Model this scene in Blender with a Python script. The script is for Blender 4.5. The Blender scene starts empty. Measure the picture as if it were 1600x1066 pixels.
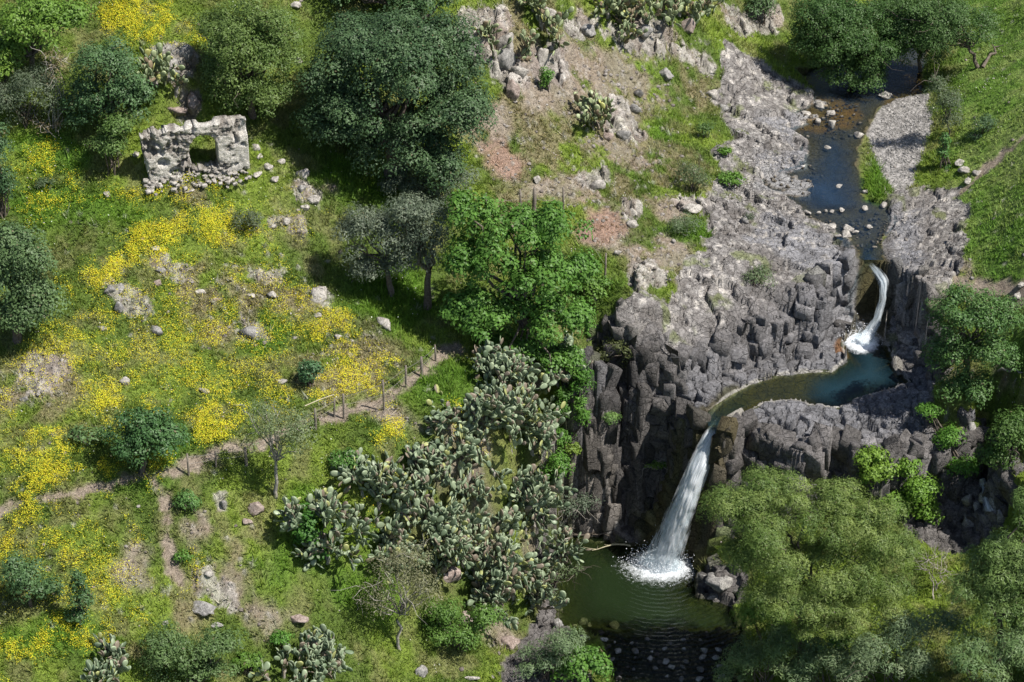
import bpy, bmesh, math, random
import numpy as np
R = math.radians
sc = bpy.context.scene
col = sc.collection
random.seed(7)
rng = np.random.default_rng(11)

# ---------------------------------------------------------------- camera, sky, sun, exposure
CAM = np.array([0.0, 0.0, 97.0])
PITCH = R(35.0)
HF = R(11.0)
cd = bpy.data.cameras.new('camera'); cam = bpy.data.objects.new('camera', cd); col.objects.link(cam)
cam.location = CAM; cam.rotation_euler = (math.pi/2-PITCH, 0, 0)
cd.sensor_width = 36; cd.angle = 2*HF; cd.clip_start = 1; cd.clip_end = 2000
sc.camera = cam
SUN_EL = R(57); SUN_AZ = R(108)            # azimuth from +Y (away from the camera) clockwise: from the right, a little from the camera side
w = bpy.data.worlds.new('World'); sc.world = w; w.use_nodes = True
nt = w.node_tree; nt.nodes.clear()
o_ = nt.nodes.new('ShaderNodeOutputWorld'); bg = nt.nodes.new('ShaderNodeBackground'); sky = nt.nodes.new('ShaderNodeTexSky')
sky.sky_type = 'NISHITA'; sky.sun_disc = False; sky.sun_elevation = SUN_EL; sky.sun_rotation = SUN_AZ
bg.inputs[1].default_value = 0.075
nt.links.new(sky.outputs[0], bg.inputs[0]); nt.links.new(bg.outputs[0], o_.inputs[0])
sd = bpy.data.lights.new('sun', 'SUN'); sun = bpy.data.objects.new('sun', sd); col.objects.link(sun)
sd.energy = 4.9; sd.angle = R(0.5); sd.color = (1.0, 0.95, 0.87)
from mathutils import Vector
sdir = Vector((math.sin(SUN_AZ)*math.cos(SUN_EL), math.cos(SUN_AZ)*math.cos(SUN_EL), math.sin(SUN_EL)))
sun.rotation_euler = sdir.to_track_quat('Z', 'Y').to_euler(); sun.location = (60, 60, 120)
sc.view_settings.view_transform = 'Standard'; sc.view_settings.look = 'None'
sc.view_settings.exposure = 0.55; sc.view_settings.gamma = 1.0; sc.view_settings.use_curve_mapping = False

# ---------------------------------------------------------------- projection helpers (photo pixels, 1600 wide)
CP, SP = math.cos(PITCH), math.sin(PITCH); TH = math.tan(HF)
def ray(px, py):
    u = (np.asarray(px, float)-800)/800*TH; v = (533-np.asarray(py, float))/800*TH
    return np.stack([u, CP+v*SP, -SP+v*CP], -1)
def on_plane(px, py, z):
    d = ray(px, py); t = (z-CAM[2])/d[..., 2]
    return CAM+d*np.asarray(t)[..., None]
def project(P):
    q = P-CAM; dep = q[..., 1]*CP-q[..., 2]*SP
    u = q[..., 0]/dep; v = (q[..., 1]*SP+q[..., 2]*CP)/dep
    return 800+u/TH*800, 533-v/TH*800, dep
def mpp(p):                                   # metres per photo pixel at a point
    q = np.asarray(p)-CAM; return (q[1]*CP-q[2]*SP)*TH/800

# ---------------------------------------------------------------- noise
def _h(ix, iy, s):
    n = (ix.astype(np.int64)*374761393+iy.astype(np.int64)*668265263+s*2147483647) & 0xffffffff
    n = ((n ^ (n >> 13))*1274126177) & 0xffffffff
    n = ((n ^ (n >> 16))*2246822519) & 0xffffffff
    return ((n ^ (n >> 15)) & 0xffffff)/16777215.0
def vn(x, y, s=0):
    ix = np.floor(x); iy = np.floor(y); fx = x-ix; fy = y-iy
    fx = fx*fx*fx*(fx*(fx*6-15)+10); fy = fy*fy*fy*(fy*(fy*6-15)+10)
    a = _h(ix, iy, s); b = _h(ix+1, iy, s); c = _h(ix, iy+1, s); d = _h(ix+1, iy+1, s)
    return (a*(1-fx)+b*fx)*(1-fy)+(c*(1-fx)+d*fx)*fy
def fbm(x, y, sc_=1.0, octv=4, s=0, gain=.5):
    r = 0; a = 1; t = 0; f = 1/sc_
    for i in range(octv):
        ca, sa = math.cos(i*1.1), math.sin(i*1.1)
        r = r+a*vn((x*ca-y*sa)*f+i*17.3, (x*sa+y*ca)*f+i*9.1, s+i*31); t += a; a *= gain; f *= 2.03
    return r/t
def voro(x, y, cell, s=0, jit=.85):
    gx = x/cell; gy = y/cell; ix = np.floor(gx); iy = np.floor(gy)
    f1 = np.full(x.shape, 9.); f2 = np.full(x.shape, 9.); cx = np.zeros(x.shape); cy = np.zeros(x.shape)
    for dx in (-1, 0, 1):
        for dy in (-1, 0, 1):
            jx = ix+dx; jy = iy+dy
            px = jx+.5+(_h(jx, jy, s)-.5)*jit; py = jy+.5+(_h(jx, jy, s+5)-.5)*jit
            d = np.hypot(gx-px, gy-py)
            m = d < f1
            f2 = np.where(m, f1, np.minimum(f2, d)); cx = np.where(m, px, cx); cy = np.where(m, py, cy); f1 = np.where(m, d, f1)
    return f1*cell, (f2-f1)*cell, cx*cell, cy*cell, _h(np.floor(cx*977), np.floor(cy*977), s+9)
def sm(a, b, x):
    t = np.clip((x-a)/(b-a), 0, 1); return t*t*(3-2*t)

# ---------------------------------------------------------------- terrain: elevations read at points of the valley (photo px, py, metres)
CTRL = [
 # far left slope
 (-150,0,26),(0,0,26),(200,0,26.5),(400,0,26),(600,0,25),(720,0,24),(850,0,22.5),(1000,0,20.5),(1100,0,18),(1170,0,16),
 (-150,150,24),(0,150,23.8),(150,170,23.3),(235,110,25),(290,110,24.8),(300,200,21.7),(400,150,22.5),(550,150,21.5),(700,150,20),(800,150,19.6),(900,150,18.2),(1000,150,16.5),(1080,150,15),
 (215,180,22),(0,280,20.8),(150,280,20.5),(300,285,20.3),(390,270,20.3),(450,300,19.5),(550,290,18.8),(650,290,17.8),(750,280,17),(850,270,16.6),(950,260,15.6),(1030,250,14.8),
 (-150,430,18.2),(0,420,18.2),(150,420,18),(300,420,17.6),(420,420,17),(520,400,16.7),(620,420,15.6),(720,400,15.2),(800,400,15),(900,350,15),(950,380,14.8),(1030,350,14.2),
 (0,560,16.3),(150,560,16),(300,560,15.6),(450,560,15),(550,520,15),(620,500,14.8),
 (-150,790,13.6),(0,795,13.6),(120,765,13.7),(250,745,13.8),(300,722,13.9),(400,690,13.9),(490,652,13.9),(600,620,13.9),(680,565,14),(760,500,14),(850,450,14.1),(930,440,14),
 (-150,1066,9),(0,1066,9.2),(100,1000,9.9),(0,920,11.3),(150,900,11.2),(230,830,12.2),(300,800,12.4),(370,800,12),
 (200,1066,8),(330,1040,7.2),(300,960,9),(400,900,9.8),(440,960,7.8),(400,1066,5.6),(500,1060,4.6),(500,980,6.8),(520,880,8.8),(450,800,11.2),(430,760,12.2),(520,720,12.8),(600,700,13),(700,680,12.8),(740,640,12.9),(740,570,13.4),
 (560,800,10.8),(640,760,11.2),(700,780,9.5),(640,850,8),(700,850,6.6),(760,760,9.4),(800,700,10.6),(790,640,12.2),(820,600,12.4),(760,850,5.6),(820,820,5),(830,900,2),(780,920,2.8),(700,950,4),(620,950,5.2),(620,1030,3.6),(720,1040,2.4),(800,1030,1.6),
 # slab left of the gully
 (860,640,11),(870,690,9.5),(905,610,10.5),(908,700,8),(860,770,6),(910,780,4.2),(950,810,2.2),(870,830,1.2),(940,838,.3),(985,852,.2),
 # gully in the cliff
 (925,580,9.6),(925,640,7),(935,700,4.8),(958,770,2.0),(985,820,.6),
 # cliff head
 (925,520,13),(960,500,13.3),(1000,520,12.7),(960,545,12.3),(1050,480,13),(1060,545,11.8),(1000,560,11.4),(955,590,10.6),(990,620,9),(960,650,8),(1050,600,9.8),(1100,580,9.9),(1080,640,8.8),
 (960,700,5.8),(975,760,3),(1000,720,5),(1010,790,1.8),(1050,690,6.6),(1080,680,7.6),(1040,760,3),(1010,840,.4),
 # north side of the middle pool
 (1100,655,9.05),(1140,622,9.15),(1180,600,9.15),(1250,585,9.15),(1320,568,9.15),(1320,520,9.5),(1250,540,10.4),(1180,540,10.9),(1130,520,11.8),(1120,470,12.8),(1200,480,12),(1280,480,11),(1310,470,10.9),(1250,430,12.3),(1160,400,13.5),(1080,410,14),(1330,440,12.4),(1345,470,12),(1325,500,10),(1290,400,12.9),(1240,370,13.3),
 # upper stream flat
 (1130,350,13.8),(1130,300,14.1),(1180,320,13.4),(1180,260,13.5),(1120,220,14.6),(1180,200,13.9),(1230,230,13.3),(1150,120,15),(1220,120,14),(1250,170,13.3),(1200,50,14.6),(1290,150,13.1),(1300,60,13.3),(1400,60,13.1),(1480,50,13.2),(1560,60,14.6),(1300,0,14),(1400,-20,13.3),(1500,-20,13.6),(1600,0,16.5),(1750,0,20),
 (1300,200,13),(1300,300,13),(1350,300,13),(1400,150,13.1),(1430,130,13),(1390,220,13.3),(1420,260,13.4),(1380,300,13.25),(1400,310,13.3),(1330,380,12.8),(1385,380,12.8),(1350,340,12.9),
 (1460,150,13.5),(1470,220,14),(1480,270,13.9),(1530,200,15.5),(1600,150,17.5),(1600,300,16.8),(1540,320,14.6),(1750,250,21),(1500,300,13.8),
 (1440,330,13.6),(1500,380,13.9),(1430,420,13.3),(1395,420,13),(1480,460,13.4),(1385,470,12.9),(1440,485,13),(1475,520,12.9),(1600,450,15),(1540,420,14.4),(1750,450,18),
 (1362,445,12.3),(1355,480,11.7),(1348,502,10.9),(1345,522,9.3),
 # gorge wall and middle pool
 (1380,580,9.1),(1410,592,9.1),(1440,570,9.6),(1470,590,11.5),(1510,560,12.6),(1600,580,13),(1750,600,15),
 # south side
 (1140,650,9.15),(1160,628,9.25),(1230,618,9.3),(1300,622,9.3),(1350,606,9.35),(1400,598,9.3),(1440,612,9.4),
 (1130,690,7.8),(1180,680,8.6),(1240,670,8.9),(1330,660,9.1),(1400,640,9.4),(1130,760,4.2),(1160,750,5.2),(1200,740,6.3),(1270,730,7.2),(1340,740,7.1),(1420,700,8),(1460,680,8),(1100,800,2.6),(1170,800,3.2),(1300,790,4.6),(1400,790,5.2),(1480,760,5.6),
 (1455,620,8.6),(1490,680,6.8),(1530,740,5),(1545,800,3.4),(1500,830,3.6),(1530,650,9.5),(1570,720,8),(1600,650,11),(1600,800,6.5),(1750,800,9),
 # lower pool and bottom right
 (1075,870,.3),(1085,920,.3),(1130,890,1.4),(1150,930,.7),(1110,940,.25),(1200,900,2),(1300,900,3),(1400,900,3.4),(1500,900,3.6),(1160,1000,.4),(1300,1000,1.5),(1450,1000,3),(1600,1000,5),(1150,1060,.2),(1300,1066,1),(1600,1120,5),(1750,1066,8),
 (880,850,.3),(872,900,.3),(870,950,.4),(880,985,.4),(950,990,.15),(940,1040,.25),(960,1066,.1),(860,1000,1),(870,1066,.8),(1050,1066,-.2),(1050,1000,-.2),(1100,1150,-.4),(950,1150,0),(700,1180,1.6),(300,1180,5),(0,1180,7),(1400,1180,1.5),
]
C_ = np.array(CTRL, float); P_ = on_plane(C_[:, 0], C_[:, 1], C_[:, 2])
far = np.array([(-70,150,26.5),(-70,100,12),(-30,150,29),(0,155,28),(20,160,21),(27,170,17.5),(38,180,16),(30,200,19),(0,200,34),(-60,200,36),(70,170,26),(70,120,18),(60,100,10),(75,200,28),(0,75,1),(-40,75,3),(40,75,6),(8,60,-2),(-60,60,6),(60,60,12)], float)
P_ = np.vstack([P_, far])
def rbf_fit(P, lam=.02):
    n = len(P); d = np.hypot(P[:, None, 0]-P[None, :, 0], P[:, None, 1]-P[None, :, 1])
    A = np.zeros((n+3, n+3)); A[:n, :n] = -d+np.eye(n)*lam*0; A[:n, :n] -= np.eye(n)*-lam
    Q = np.c_[np.ones(n), P[:, 0], P[:, 1]-125]; A[:n, n:] = Q; A[n:, :n] = Q.T
    b = np.r_[P[:, 2], 0, 0, 0]
    return np.linalg.lstsq(A, b, rcond=None)[0]
W_ = rbf_fit(P_, .05)
def base_z(x, y):
    z = W_[-3]+W_[-2]*x+W_[-1]*(y-125)
    for i in range(len(P_)):
        z = z-W_[i]*np.sqrt((x-P_[i, 0])**2+(y-P_[i, 1])**2)
    return z
def axis(segs):
    out = []
    for a, b, s in segs:
        n = max(2, int(round((b-a)/s))); out += list(np.linspace(a, b, n, endpoint=False))
    out.append(segs[-1][1]); return np.array(out)
GX = axis([(-160,-50,4),(-50,-36,.6),(-36,2,.105),(2,34,.068),(34,40,.15),(40,55,.6),(55,170,4)])
GY = axis([(20,80,3),(80,94,.5),(94,144,.078),(144,166,.13),(166,185,.5),(185,330,5)])
X, Y = np.meshgrid(GX, GY)
cx_ = np.arange(GX[0], GX[-1]+1, 4.0)
def zgrid():
    # coarse outside, fine inside
    Z = base_z(X, Y)
    return Z
Z0 = zgrid()
# keep the far margins sane
Z0 = np.clip(Z0, -6, 60)

def samp(Z, x, y):
    x = np.asarray(x, float); y = np.asarray(y, float)
    i = np.clip(np.searchsorted(GX, x)-1, 0, len(GX)-2); j = np.clip(np.searchsorted(GY, y)-1, 0, len(GY)-2)
    fx = np.clip((x-GX[i])/(GX[i+1]-GX[i]), 0, 1); fy = np.clip((y-GY[j])/(GY[j+1]-GY[j]), 0, 1)
    return (Z[j, i]*(1-fx)+Z[j, i+1]*fx)*(1-fy)+(Z[j+1, i]*(1-fx)+Z[j+1, i+1]*fx)*fy
def hit(px, py, Z):
    d = ray(px, py); d = np.atleast_2d(d)
    t = np.full(len(d), 100.0); done = np.zeros(len(d), bool)
    for k in range(1400):
        p = CAM+d*t[:, None]
        done |= p[:, 2] <= samp(Z, p[:, 0], p[:, 1])
        if done.all(): break
        t = np.where(done, t, t+.12)
    return CAM+d*t[:, None]
def wpoly(pts, Z=None):
    a = np.array(pts, float); return hit(a[:, 0], a[:, 1], Z0 if Z is None else Z)[:, :2]
def sdist(poly, x, y):          # signed distance, positive inside
    n = len(poly); d = np.full(x.shape, 1e9); ins = np.zeros(x.shape, bool)
    for i in range(n):
        ax, ay = poly[i]; bx, by = poly[(i+1) % n]
        ex, ey = bx-ax, by-ay; L = ex*ex+ey*ey+1e-9
        t = np.clip(((x-ax)*ex+(y-ay)*ey)/L, 0, 1)
        d = np.minimum(d, np.hypot(x-ax-t*ex, y-ay-t*ey))
        c = ((ay > y) != (by > y)) & (x < (bx-ax)*(y-ay)/((by-ay) if abs(by-ay) > 1e-9 else 1e-9)+ax)
        ins ^= c
    return np.where(ins, d, -d)
def region(pts, soft=.5, rough=1.0, pad=3.0, out=None, val=1.0, world=None):
    """soft mask of a patch whose outline is given on the ground"""
    poly = wpoly(pts) if world is None else world
    M = np.zeros(X.shape) if out is None else out
    i0, i1 = np.searchsorted(GX, [poly[:, 0].min()-pad, poly[:, 0].max()+pad]); j0, j1 = np.searchsorted(GY, [poly[:, 1].min()-pad, poly[:, 1].max()+pad])
    sl = (slice(j0, j1), slice(i0, i1)); x = X[sl]; y = Y[sl]
    if x.size == 0: return M
    s = sdist(poly, x, y)+(NZ1[sl]-.5)*2*rough+(NZ2[sl]-.5)*.8*rough
    M[sl] = np.maximum(M[sl], sm(-soft, soft, s)*val)
    return M
NZ1 = fbm(X, Y, 2.2, 3, 3); NZ2 = fbm(X, Y, .5, 3, 8); NZ3 = fbm(X, Y, 7., 3, 21); NZ4 = fbm(X, Y, .23, 2, 77)
def ell(cx, cy, rx, ry, a=0, n=14):
    return [(cx+rx*math.cos(t)*math.cos(a)-ry*math.sin(t)*math.sin(a), cy+rx*math.cos(t)*math.sin(a)+ry*math.sin(t)*math.cos(a)) for t in np.linspace(0, 2*math.pi, n, endpoint=False)]

# ---- rock and ground regions
rock = np.zeros(X.shape)
region([(925,505),(960,488),(1000,470),(1060,440),(1075,400),(1110,370),(1090,330),(1120,290),(1110,240),(1140,205),(1110,140),(1130,60),(1180,90),(1240,110),(1290,160),(1330,200),(1330,370),(1400,430),(1400,560),(1250,640),(1170,650),(1110,690),(1080,780),(1040,880),(930,850),(905,700),(915,600),(918,550)], .35, .9, out=rock)
region([(1080,730),(1120,640),(1150,620),(1290,600),(1350,590),(1420,585),(1460,640),(1490,700),(1530,750),(1550,840),(1400,820),(1330,780),(1200,830),(1080,870)], .35, .6, out=rock)
region([(1380,340),(1395,300),(1440,285),(1500,290),(1512,340),(1505,420),(1480,470),(1475,560),(1455,625),(1400,610),(1370,560),(1360,500),(1370,420)], .35, .7, out=rock)
region([(848,700),(880,640),(925,560),(925,690),(960,790),(1000,860),(870,860),(835,800)], .35, .5, out=rock); region([(835,800),(880,830),(885,870),(878,960),(850,975),(842,900)], .3, .5, out=rock)
region([(790,1066),(800,1000),(850,965),(885,975),(900,1010),(950,1100),(800,1100)], .35, .6, out=rock)
region([(1070,910),(1110,875),(1170,890),(1170,940),(1090,945)], .2, .2, out=rock)
region([(1500,640),(1560,700),(1580,800),(1530,840),(1490,740)], .3, .5, out=rock)
# crags on the upper slope
crag = np.zeros(X.shape)
for e in [(755,60,45,55,.3),(790,110,40,30,.5),(860,95,30,45,.2),(910,40,35,25,0),(1000,60,70,30,.2),(1080,90,60,22,.5),(960,190,35,25,.6),(1180,30,40,25,0),(265,105,35,38,0),(290,170,22,30,0),(985,215,25,14,.2),(930,280,22,18,0),(985,335,25,16,.2),(1010,430,40,18,.5),(1080,320,30,12,0)]:
    region(ell(*e), .4, .8, out=crag)
leftrock = np.zeros(X.shape)
for e in [(205,470,35,28,.2),(270,430,30,22,.2),(505,460,22,20,0),(395,520,20,18,0),(330,920,45,24,.5),(420,430,35,12,0),(480,300,26,18,.2),(560,1040,0.1,.1,0),(450,345,30,10,0),(60,590,26,30,-.8),(350,790,16,20,0)]:
    region(ell(*e), .3, .9, out=leftrock, val=.8)
gravel = region([(1385,152),(1450,148),(1458,200),(1432,262),(1428,292),(1398,305),(1362,240),(1350,205),(1368,175)], .25, .25)
region(ell(1190,235,50,40,.2), .4, .8, out=gravel, val=.7); region(ell(1170,300,50,25,.2), .4, .8, out=gravel, val=.6)
soil = np.zeros(X.shape)
for e in [(790,255,42,26,.3),(945,355,46,36,.5),(1000,400,40,16,.4),(760,210,35,40,.3),(900,310,60,14,.1),(210,880,38,42,.6),(310,830,20,24,.8),(365,920,16,44,-.8),(440,965,50,14,.35),(610,650,48,14,.1),(700,670,60,20,.1),(1590,600,35,30,0),(1330,1040,10,10,0),(620,500,0.1,.1,0),(490,290,30,10,.2),(860,120,60,70,.3),(940,130,80,60,.2),(790,1000,40,26,.4),(790,860,50,50,0),(700,740,50,40,0),(720,830,40,40,0),(1500,425,26,20,.2),(420,262,45,12,.1),(455,285,50,12,.1),(60,600,40,24,-.6),(1010,160,40,30,0),(960,235,70,26,.3),(870,300,50,20,0),(1060,400,40,20,.3),(900,170,60,34,.3),(1050,330,30,20,0),(980,90,40,20,0)]:
    region(ell(*e), .5, 1.0, out=soil)
# beaten path along the slope, and the two tracks on the far bank
PATHS = [([(-60,805),(0,797),(60,782),(130,768),(190,752),(250,743),(300,722),(350,705),(400,692),(450,672),(490,655),(540,645),(580,632),(620,612),(650,588),(680,563),(715,540)], .10),
         ([(520,648),(580,632),(620,612),(650,588),(680,563),(705,545)], .3),
         ([(240,750),(262,790),(262,850),(280,905)], .15),
         ([(1640,195),(1585,225),(1545,260),(1520,285),(1500,300)], .22), ([(1640,450),(1560,455),(1500,440)], .3)]
path = np.zeros(X.shape)
for pts, wd in PATHS:
    wp = wpoly(pts)
    i0, i1 = np.searchsorted(GX, [wp[:, 0].min()-2, wp[:, 0].max()+2]); j0, j1 = np.searchsorted(GY, [wp[:, 1].min()-2, wp[:, 1].max()+2])
    sl = (slice(j0, j1), slice(i0, i1)); d = np.full(X[sl].shape, 99.)
    for a, b in zip(wp[:-1], wp[1:]):
        e = b-a; L = e@e+1e-9; t = np.clip(((X[sl]-a[0])*e[0]+(Y[sl]-a[1])*e[1])/L, 0, 1)
        d = np.minimum(d, np.hypot(X[sl]-a[0]-t*e[0], Y[sl]-a[1]-t*e[1]))
    path[sl] = np.maximum(path[sl], sm(wd+.25, wd-.15, d+(NZ2[sl]-.5)*1.0+(NZ1[sl]-.5)*.5))
lush = np.zeros(X.shape)
for e in [(1035,205,30,34,.4),(990,262,34,12,.2),(872,215,20,12,0),(1000,120,24,10,0),(70,230,70,30,.2),(130,330,110,30,.1),(690,610,60,42,.2),(480,850,60,60,.8),(440,880,40,60,0),(560,930,60,40,0),(1080,360,50,25,0),(1560,380,60,70,0),(1370,270,26,42,-.1),(1135,90,18,22,0),(260,700,40,30,0),(560,300,60,25,.2),(610,470,80,60,.3),(420,520,40,30,0),(90,1000,90,24,0),(220,760,50,14,0),(520,270,60,40,0),(1590,520,40,40,0),(610,660,40,20,0),(900,430,60,30,.2),(320,200,20,14,0),(900,660,20,50,0),(1460,640,14,26,-.7)]:
    region(ell(*e), .8, 1.2, out=lush)
dry = np.zeros(X.shape)
for e in [(920,200,150,120,.2),(1040,290,70,60,0),(860,60,120,60,0),(1090,120,50,50,0),(430,440,80,60,.2),(260,1010,80,20,0),(900,260,70,70,.3),(1000,110,60,50,.2),(800,340,40,40,0),(300,960,60,40,0),(330,470,90,60,0),(330,300,60,14,0),(500,600,50,60,0),(560,560,60,50,0),(1080,440,40,30,0),(380,850,40,60,.4),(60,620,60,50,0)]:
    region(ell(*e), 1.0, 1.4, out=dry)

# ---- stream beds
LOW, MID, UPP = 0.0, 9.0, 13.0
def carve(Z, pts, level, depth, slope=.5, rim=.08, rough=.25, bank=1.0):
    poly = on_plane(*np.array(pts, float).T, level)[:, :2]
    i0, i1 = np.searchsorted(GX, [poly[:, 0].min()-3, poly[:, 0].max()+3]); j0, j1 = np.searchsorted(GY, [poly[:, 1].min()-3, poly[:, 1].max()+3])
    sl = (slice(j0, j1), slice(i0, i1))
    s = sdist(poly, X[sl], Y[sl])+(NZ1[sl]-.5)*rough+(NZ2[sl]-.5)*rough*.6
    z = Z[sl]
    inside = level-.02-np.minimum(s*slope, depth)
    z = np.where(s > 0, np.minimum(inside, z+.0), np.where(s > -bank, np.maximum(z, level+rim*sm(0, -.3, s)+.02*(-s)), z))
    z = np.where(s > 0, inside, z)
    Z[sl] = z
    return poly
LOWP = [(868,838),(905,836),(960,846),(1010,850),(1050,862),(1082,872),(1092,905),(1090,932),(1140,948),(1165,985),(1160,1066),(1170,1150),(950,1150),(960,1066),(945,1030),(940,1000),(905,985),(878,975),(866,940),(872,900),(862,866)]
MIDP = [(1102,652),(1130,626),(1172,602),(1215,588),(1262,583),(1300,582),(1322,566),(1318,535),(1335,520),(1362,520),(1385,540),(1400,575),(1420,596),(1395,608),(1352,618),(1310,636),(1270,632),(1235,626),(1190,630),(1168,642),(1146,662),(1126,676)]
UPPP = [(1240,118),(1275,150),(1262,168),(1235,180),(1262,192),(1232,205),(1262,222),(1258,262),(1185,282),(1200,300),(1248,322),(1262,345),(1290,352),(1322,372),(1338,392),(1348,415),(1388,410),(1378,380),(1392,352),(1388,325),(1352,312),(1345,262),(1345,232),(1358,205),(1375,172),(1400,156),(1445,152),(1440,112),(1465,60),(1500,20),(1440,20),(1400,70),(1290,100)]
Z = Z0.copy()
Z += (NZ3-.5)*.5+(NZ1-.5)*.35*(1-rock)+(NZ2-.5)*.12*(1-rock)
WP_UP = carve(Z, UPPP, UPP, .7, .22, .04, 1.1, 1.2)
shelf = region(ell(1232,283,38,13,.25), .3, .6); region(ell(1205,297,26,6,.2), .2, .4, out=shelf); region(ell(1243,300,22,5,.1), .2, .3, out=shelf); region(ell(1258,178,20,5,.2), .15, .3, out=shelf); region(ell(1282,160,14,5,.2), .15, .3, out=shelf)
notdeep = 1-region([(1285,212),(1345,232),(1348,312),(1258,322),(1256,272)], .5, .6)
Z = np.where((notdeep > .3) & (Z < UPP) & (Y > 125), np.maximum(Z, UPP-.16-.5*(1-notdeep)+(NZ2-.55)*.16), Z)
Z = np.where(shelf > .5, np.maximum(Z, UPP+.07+(NZ2-.4)*.12), Z)
sha = region(ell(1295,178,62,20,.1), .5, .5); region([(1375,112),(1470,108),(1460,162),(1385,168)], .3, .3, out=sha)
Z = np.where((sha > .3) & (Z < UPP), np.maximum(Z, UPP-.10-.12*(1-sha)+(NZ2-.55)*.12), Z)
WP_MID = carve(Z, MIDP, MID, 2.2, .9, .08, .15, .8)
mdeep = region([(1305,520),(1400,520),(1425,600),(1340,625),(1290,620)], 1.9, .5)
Z = np.where((mdeep < .99) & (Z < MID) & (Z > MID-3) & (Z0 > 6) & (Y < 140) & (X > 5), np.maximum(Z, MID-.30-1.7*mdeep+(NZ1-.5)*.15), Z)
sm_d = np.full(X.shape, -9.); i0, i1 = np.searchsorted(GX, [WP_MID[:, 0].min()-3, WP_MID[:, 0].max()+3]); j0, j1 = np.searchsorted(GY, [WP_MID[:, 1].min()-3, WP_MID[:, 1].max()+3]); sl = (slice(j0, j1), slice(i0, i1)); sm_d[sl] = sdist(WP_MID, X[sl], Y[sl])
Z = np.where((sm_d < 0) & (sm_d > -1.6) & (X < 27.5), np.minimum(Z, MID+.12-sm_d*.28), Z)
WP_LOW = carve(Z, LOWP, LOW, 2.0, .5, .08, 1.1, 1.0)
FALLS = {
 'big': [(1158,622,9.02,.9),(1132,645,8.9,1.1),(1110,688,8.2,1.3),(1091,730,6.9,1.25),(1071,780,4.9,1.45),(1053,825,2.8,1.9),(1040,860,1.2,2.5),(1030,885,.05,3.0)],
 'small': [(1358,385,12.95,.5),(1353,405,12.85,.5),(1368,422,12.6,.75),(1381,440,12.1,.7),(1379,468,11.2,.55),(1370,500,10.1,.6),(1357,522,9.3,.9),(1344,538,9.0,1.5)],
 'side': [(1532,748,5.0,.35),(1534,765,4.5,.4),(1538,782,3.9,.5),(1546,805,3.1,.6)]}
def fline(k): a = np.array(FALLS[k], float); return on_plane(a[:, 0], a[:, 1], a[:, 2])
def channel(Z, k, wd, drop=.12, rise=1.2):
    p = fline(k); hw = np.array(FALLS[k])[:, 3]/2*wd
    i0, i1 = np.searchsorted(GX, [p[:, 0].min()-3, p[:, 0].max()+3]); j0, j1 = np.searchsorted(GY, [p[:, 1].min()-3, p[:, 1].max()+3]); sl = (slice(j0, j1), slice(i0, i1)); x = X[sl]; y = Y[sl]
    lim = np.full(x.shape, 1e9); dist = np.full(x.shape, 1e9)
    for i in range(len(p)-1):
        e = p[i+1, :2]-p[i, :2]; L = e@e+1e-9; t = np.clip(((x-p[i, 0])*e[0]+(y-p[i, 1])*e[1])/L, 0, 1)
        d = np.hypot(x-p[i, 0]-t*e[0], y-p[i, 1]-t*e[1])-(hw[i]+(hw[i+1]-hw[i])*t)
        zz = p[i, 2]+(p[i+1, 2]-p[i, 2])*t-drop+np.clip(d, 0, None)*rise*3+(NZ2[sl]-.5)*.2; lim = np.where((d < .8) & (d < dist+.0), zz, lim); dist = np.minimum(dist, d)
    Z[sl] = np.minimum(Z[sl], lim)
    return sl, dist
outl = region([(945,985),(1150,975),(1180,1180),(930,1180)], 1.3, .8)
Z = np.where((outl > .5) & (Z < LOW), np.maximum(Z, LOW-.22+(NZ2-.5)*.25), Z)
# rock blocks: jointed basalt columns on the lower cliffs, broad cracked slabs on the plateau
low = sm(12.3, 11.0, Z0+(NZ3-.5)*1.0)                # where the columns show
wx = X+(fbm(X, Y, 1.3, 2, 40)-.5)*.5; wy = Y+(fbm(X, Y, 1.3, 2, 41)-.5)*.5
f1, e1, ccx, ccy, ch = voro(wx, wy, .74, 2)
zc = samp(Z, ccx-(wx-X), ccy-(wy-Y))
above = np.zeros(X.shape, bool)
wet_low = (Z < LOW-.02) & (Y < 125); 
notwater = np.ones(X.shape)
for lv, wp in ((UPP, WP_UP), (MID, WP_MID), (LOW, WP_LOW)):
    i0, i1 = np.searchsorted(GX, [wp[:, 0].min()-3, wp[:, 0].max()+3]); j0, j1 = np.searchsorted(GY, [wp[:, 1].min()-3, wp[:, 1].max()+3])
    sl = (slice(j0, j1), slice(i0, i1)); s = sdist(wp, X[sl], Y[sl])
    notwater[sl] = np.minimum(notwater[sl], sm(.1, -.35, s))
wetch = np.zeros(X.shape)
for k_ in ('big', 'small'):
    sl, dd_ = channel(Z, k_, 1.25 if k_ == 'big' else .85); notwater[sl] = np.minimum(notwater[sl], sm(.05, .6, dd_)); wetch[sl] = np.maximum(wetch[sl], sm(.75, .25, dd_+(NZ2[sl]-.5)*.5))
gy_, gx_ = np.gradient(Z0, GY, GX); steep = np.hypot(gx_, gy_)
st = sm(.25, 1.0, steep)
tilt = (ch-.5)*(.10+.45*st)
colz = zc+tilt+(X-ccx)*(_h(np.floor(ccx*91), np.floor(ccy*91), 4)-.5)*(.22+.4*st)+(Y-ccy)*(_h(np.floor(ccx*91), np.floor(ccy*91), 6)-.6)*(.25+.4*st)-sm(.11, 0.02, e1)*(.26+.3*st)*(.3+1.2*fbm(X, Y, 1.0, 2, 171))+(fbm(X, Y, .3, 2, 161)-.5)*.1
amt = rock*low*notwater*sm(2.2, .9, steep)
Z = Z*(1-amt*.92)+colz*amt*.92
pl0 = sm(.45, .6, fbm(X, Y, 4, 2, 160))
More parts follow.
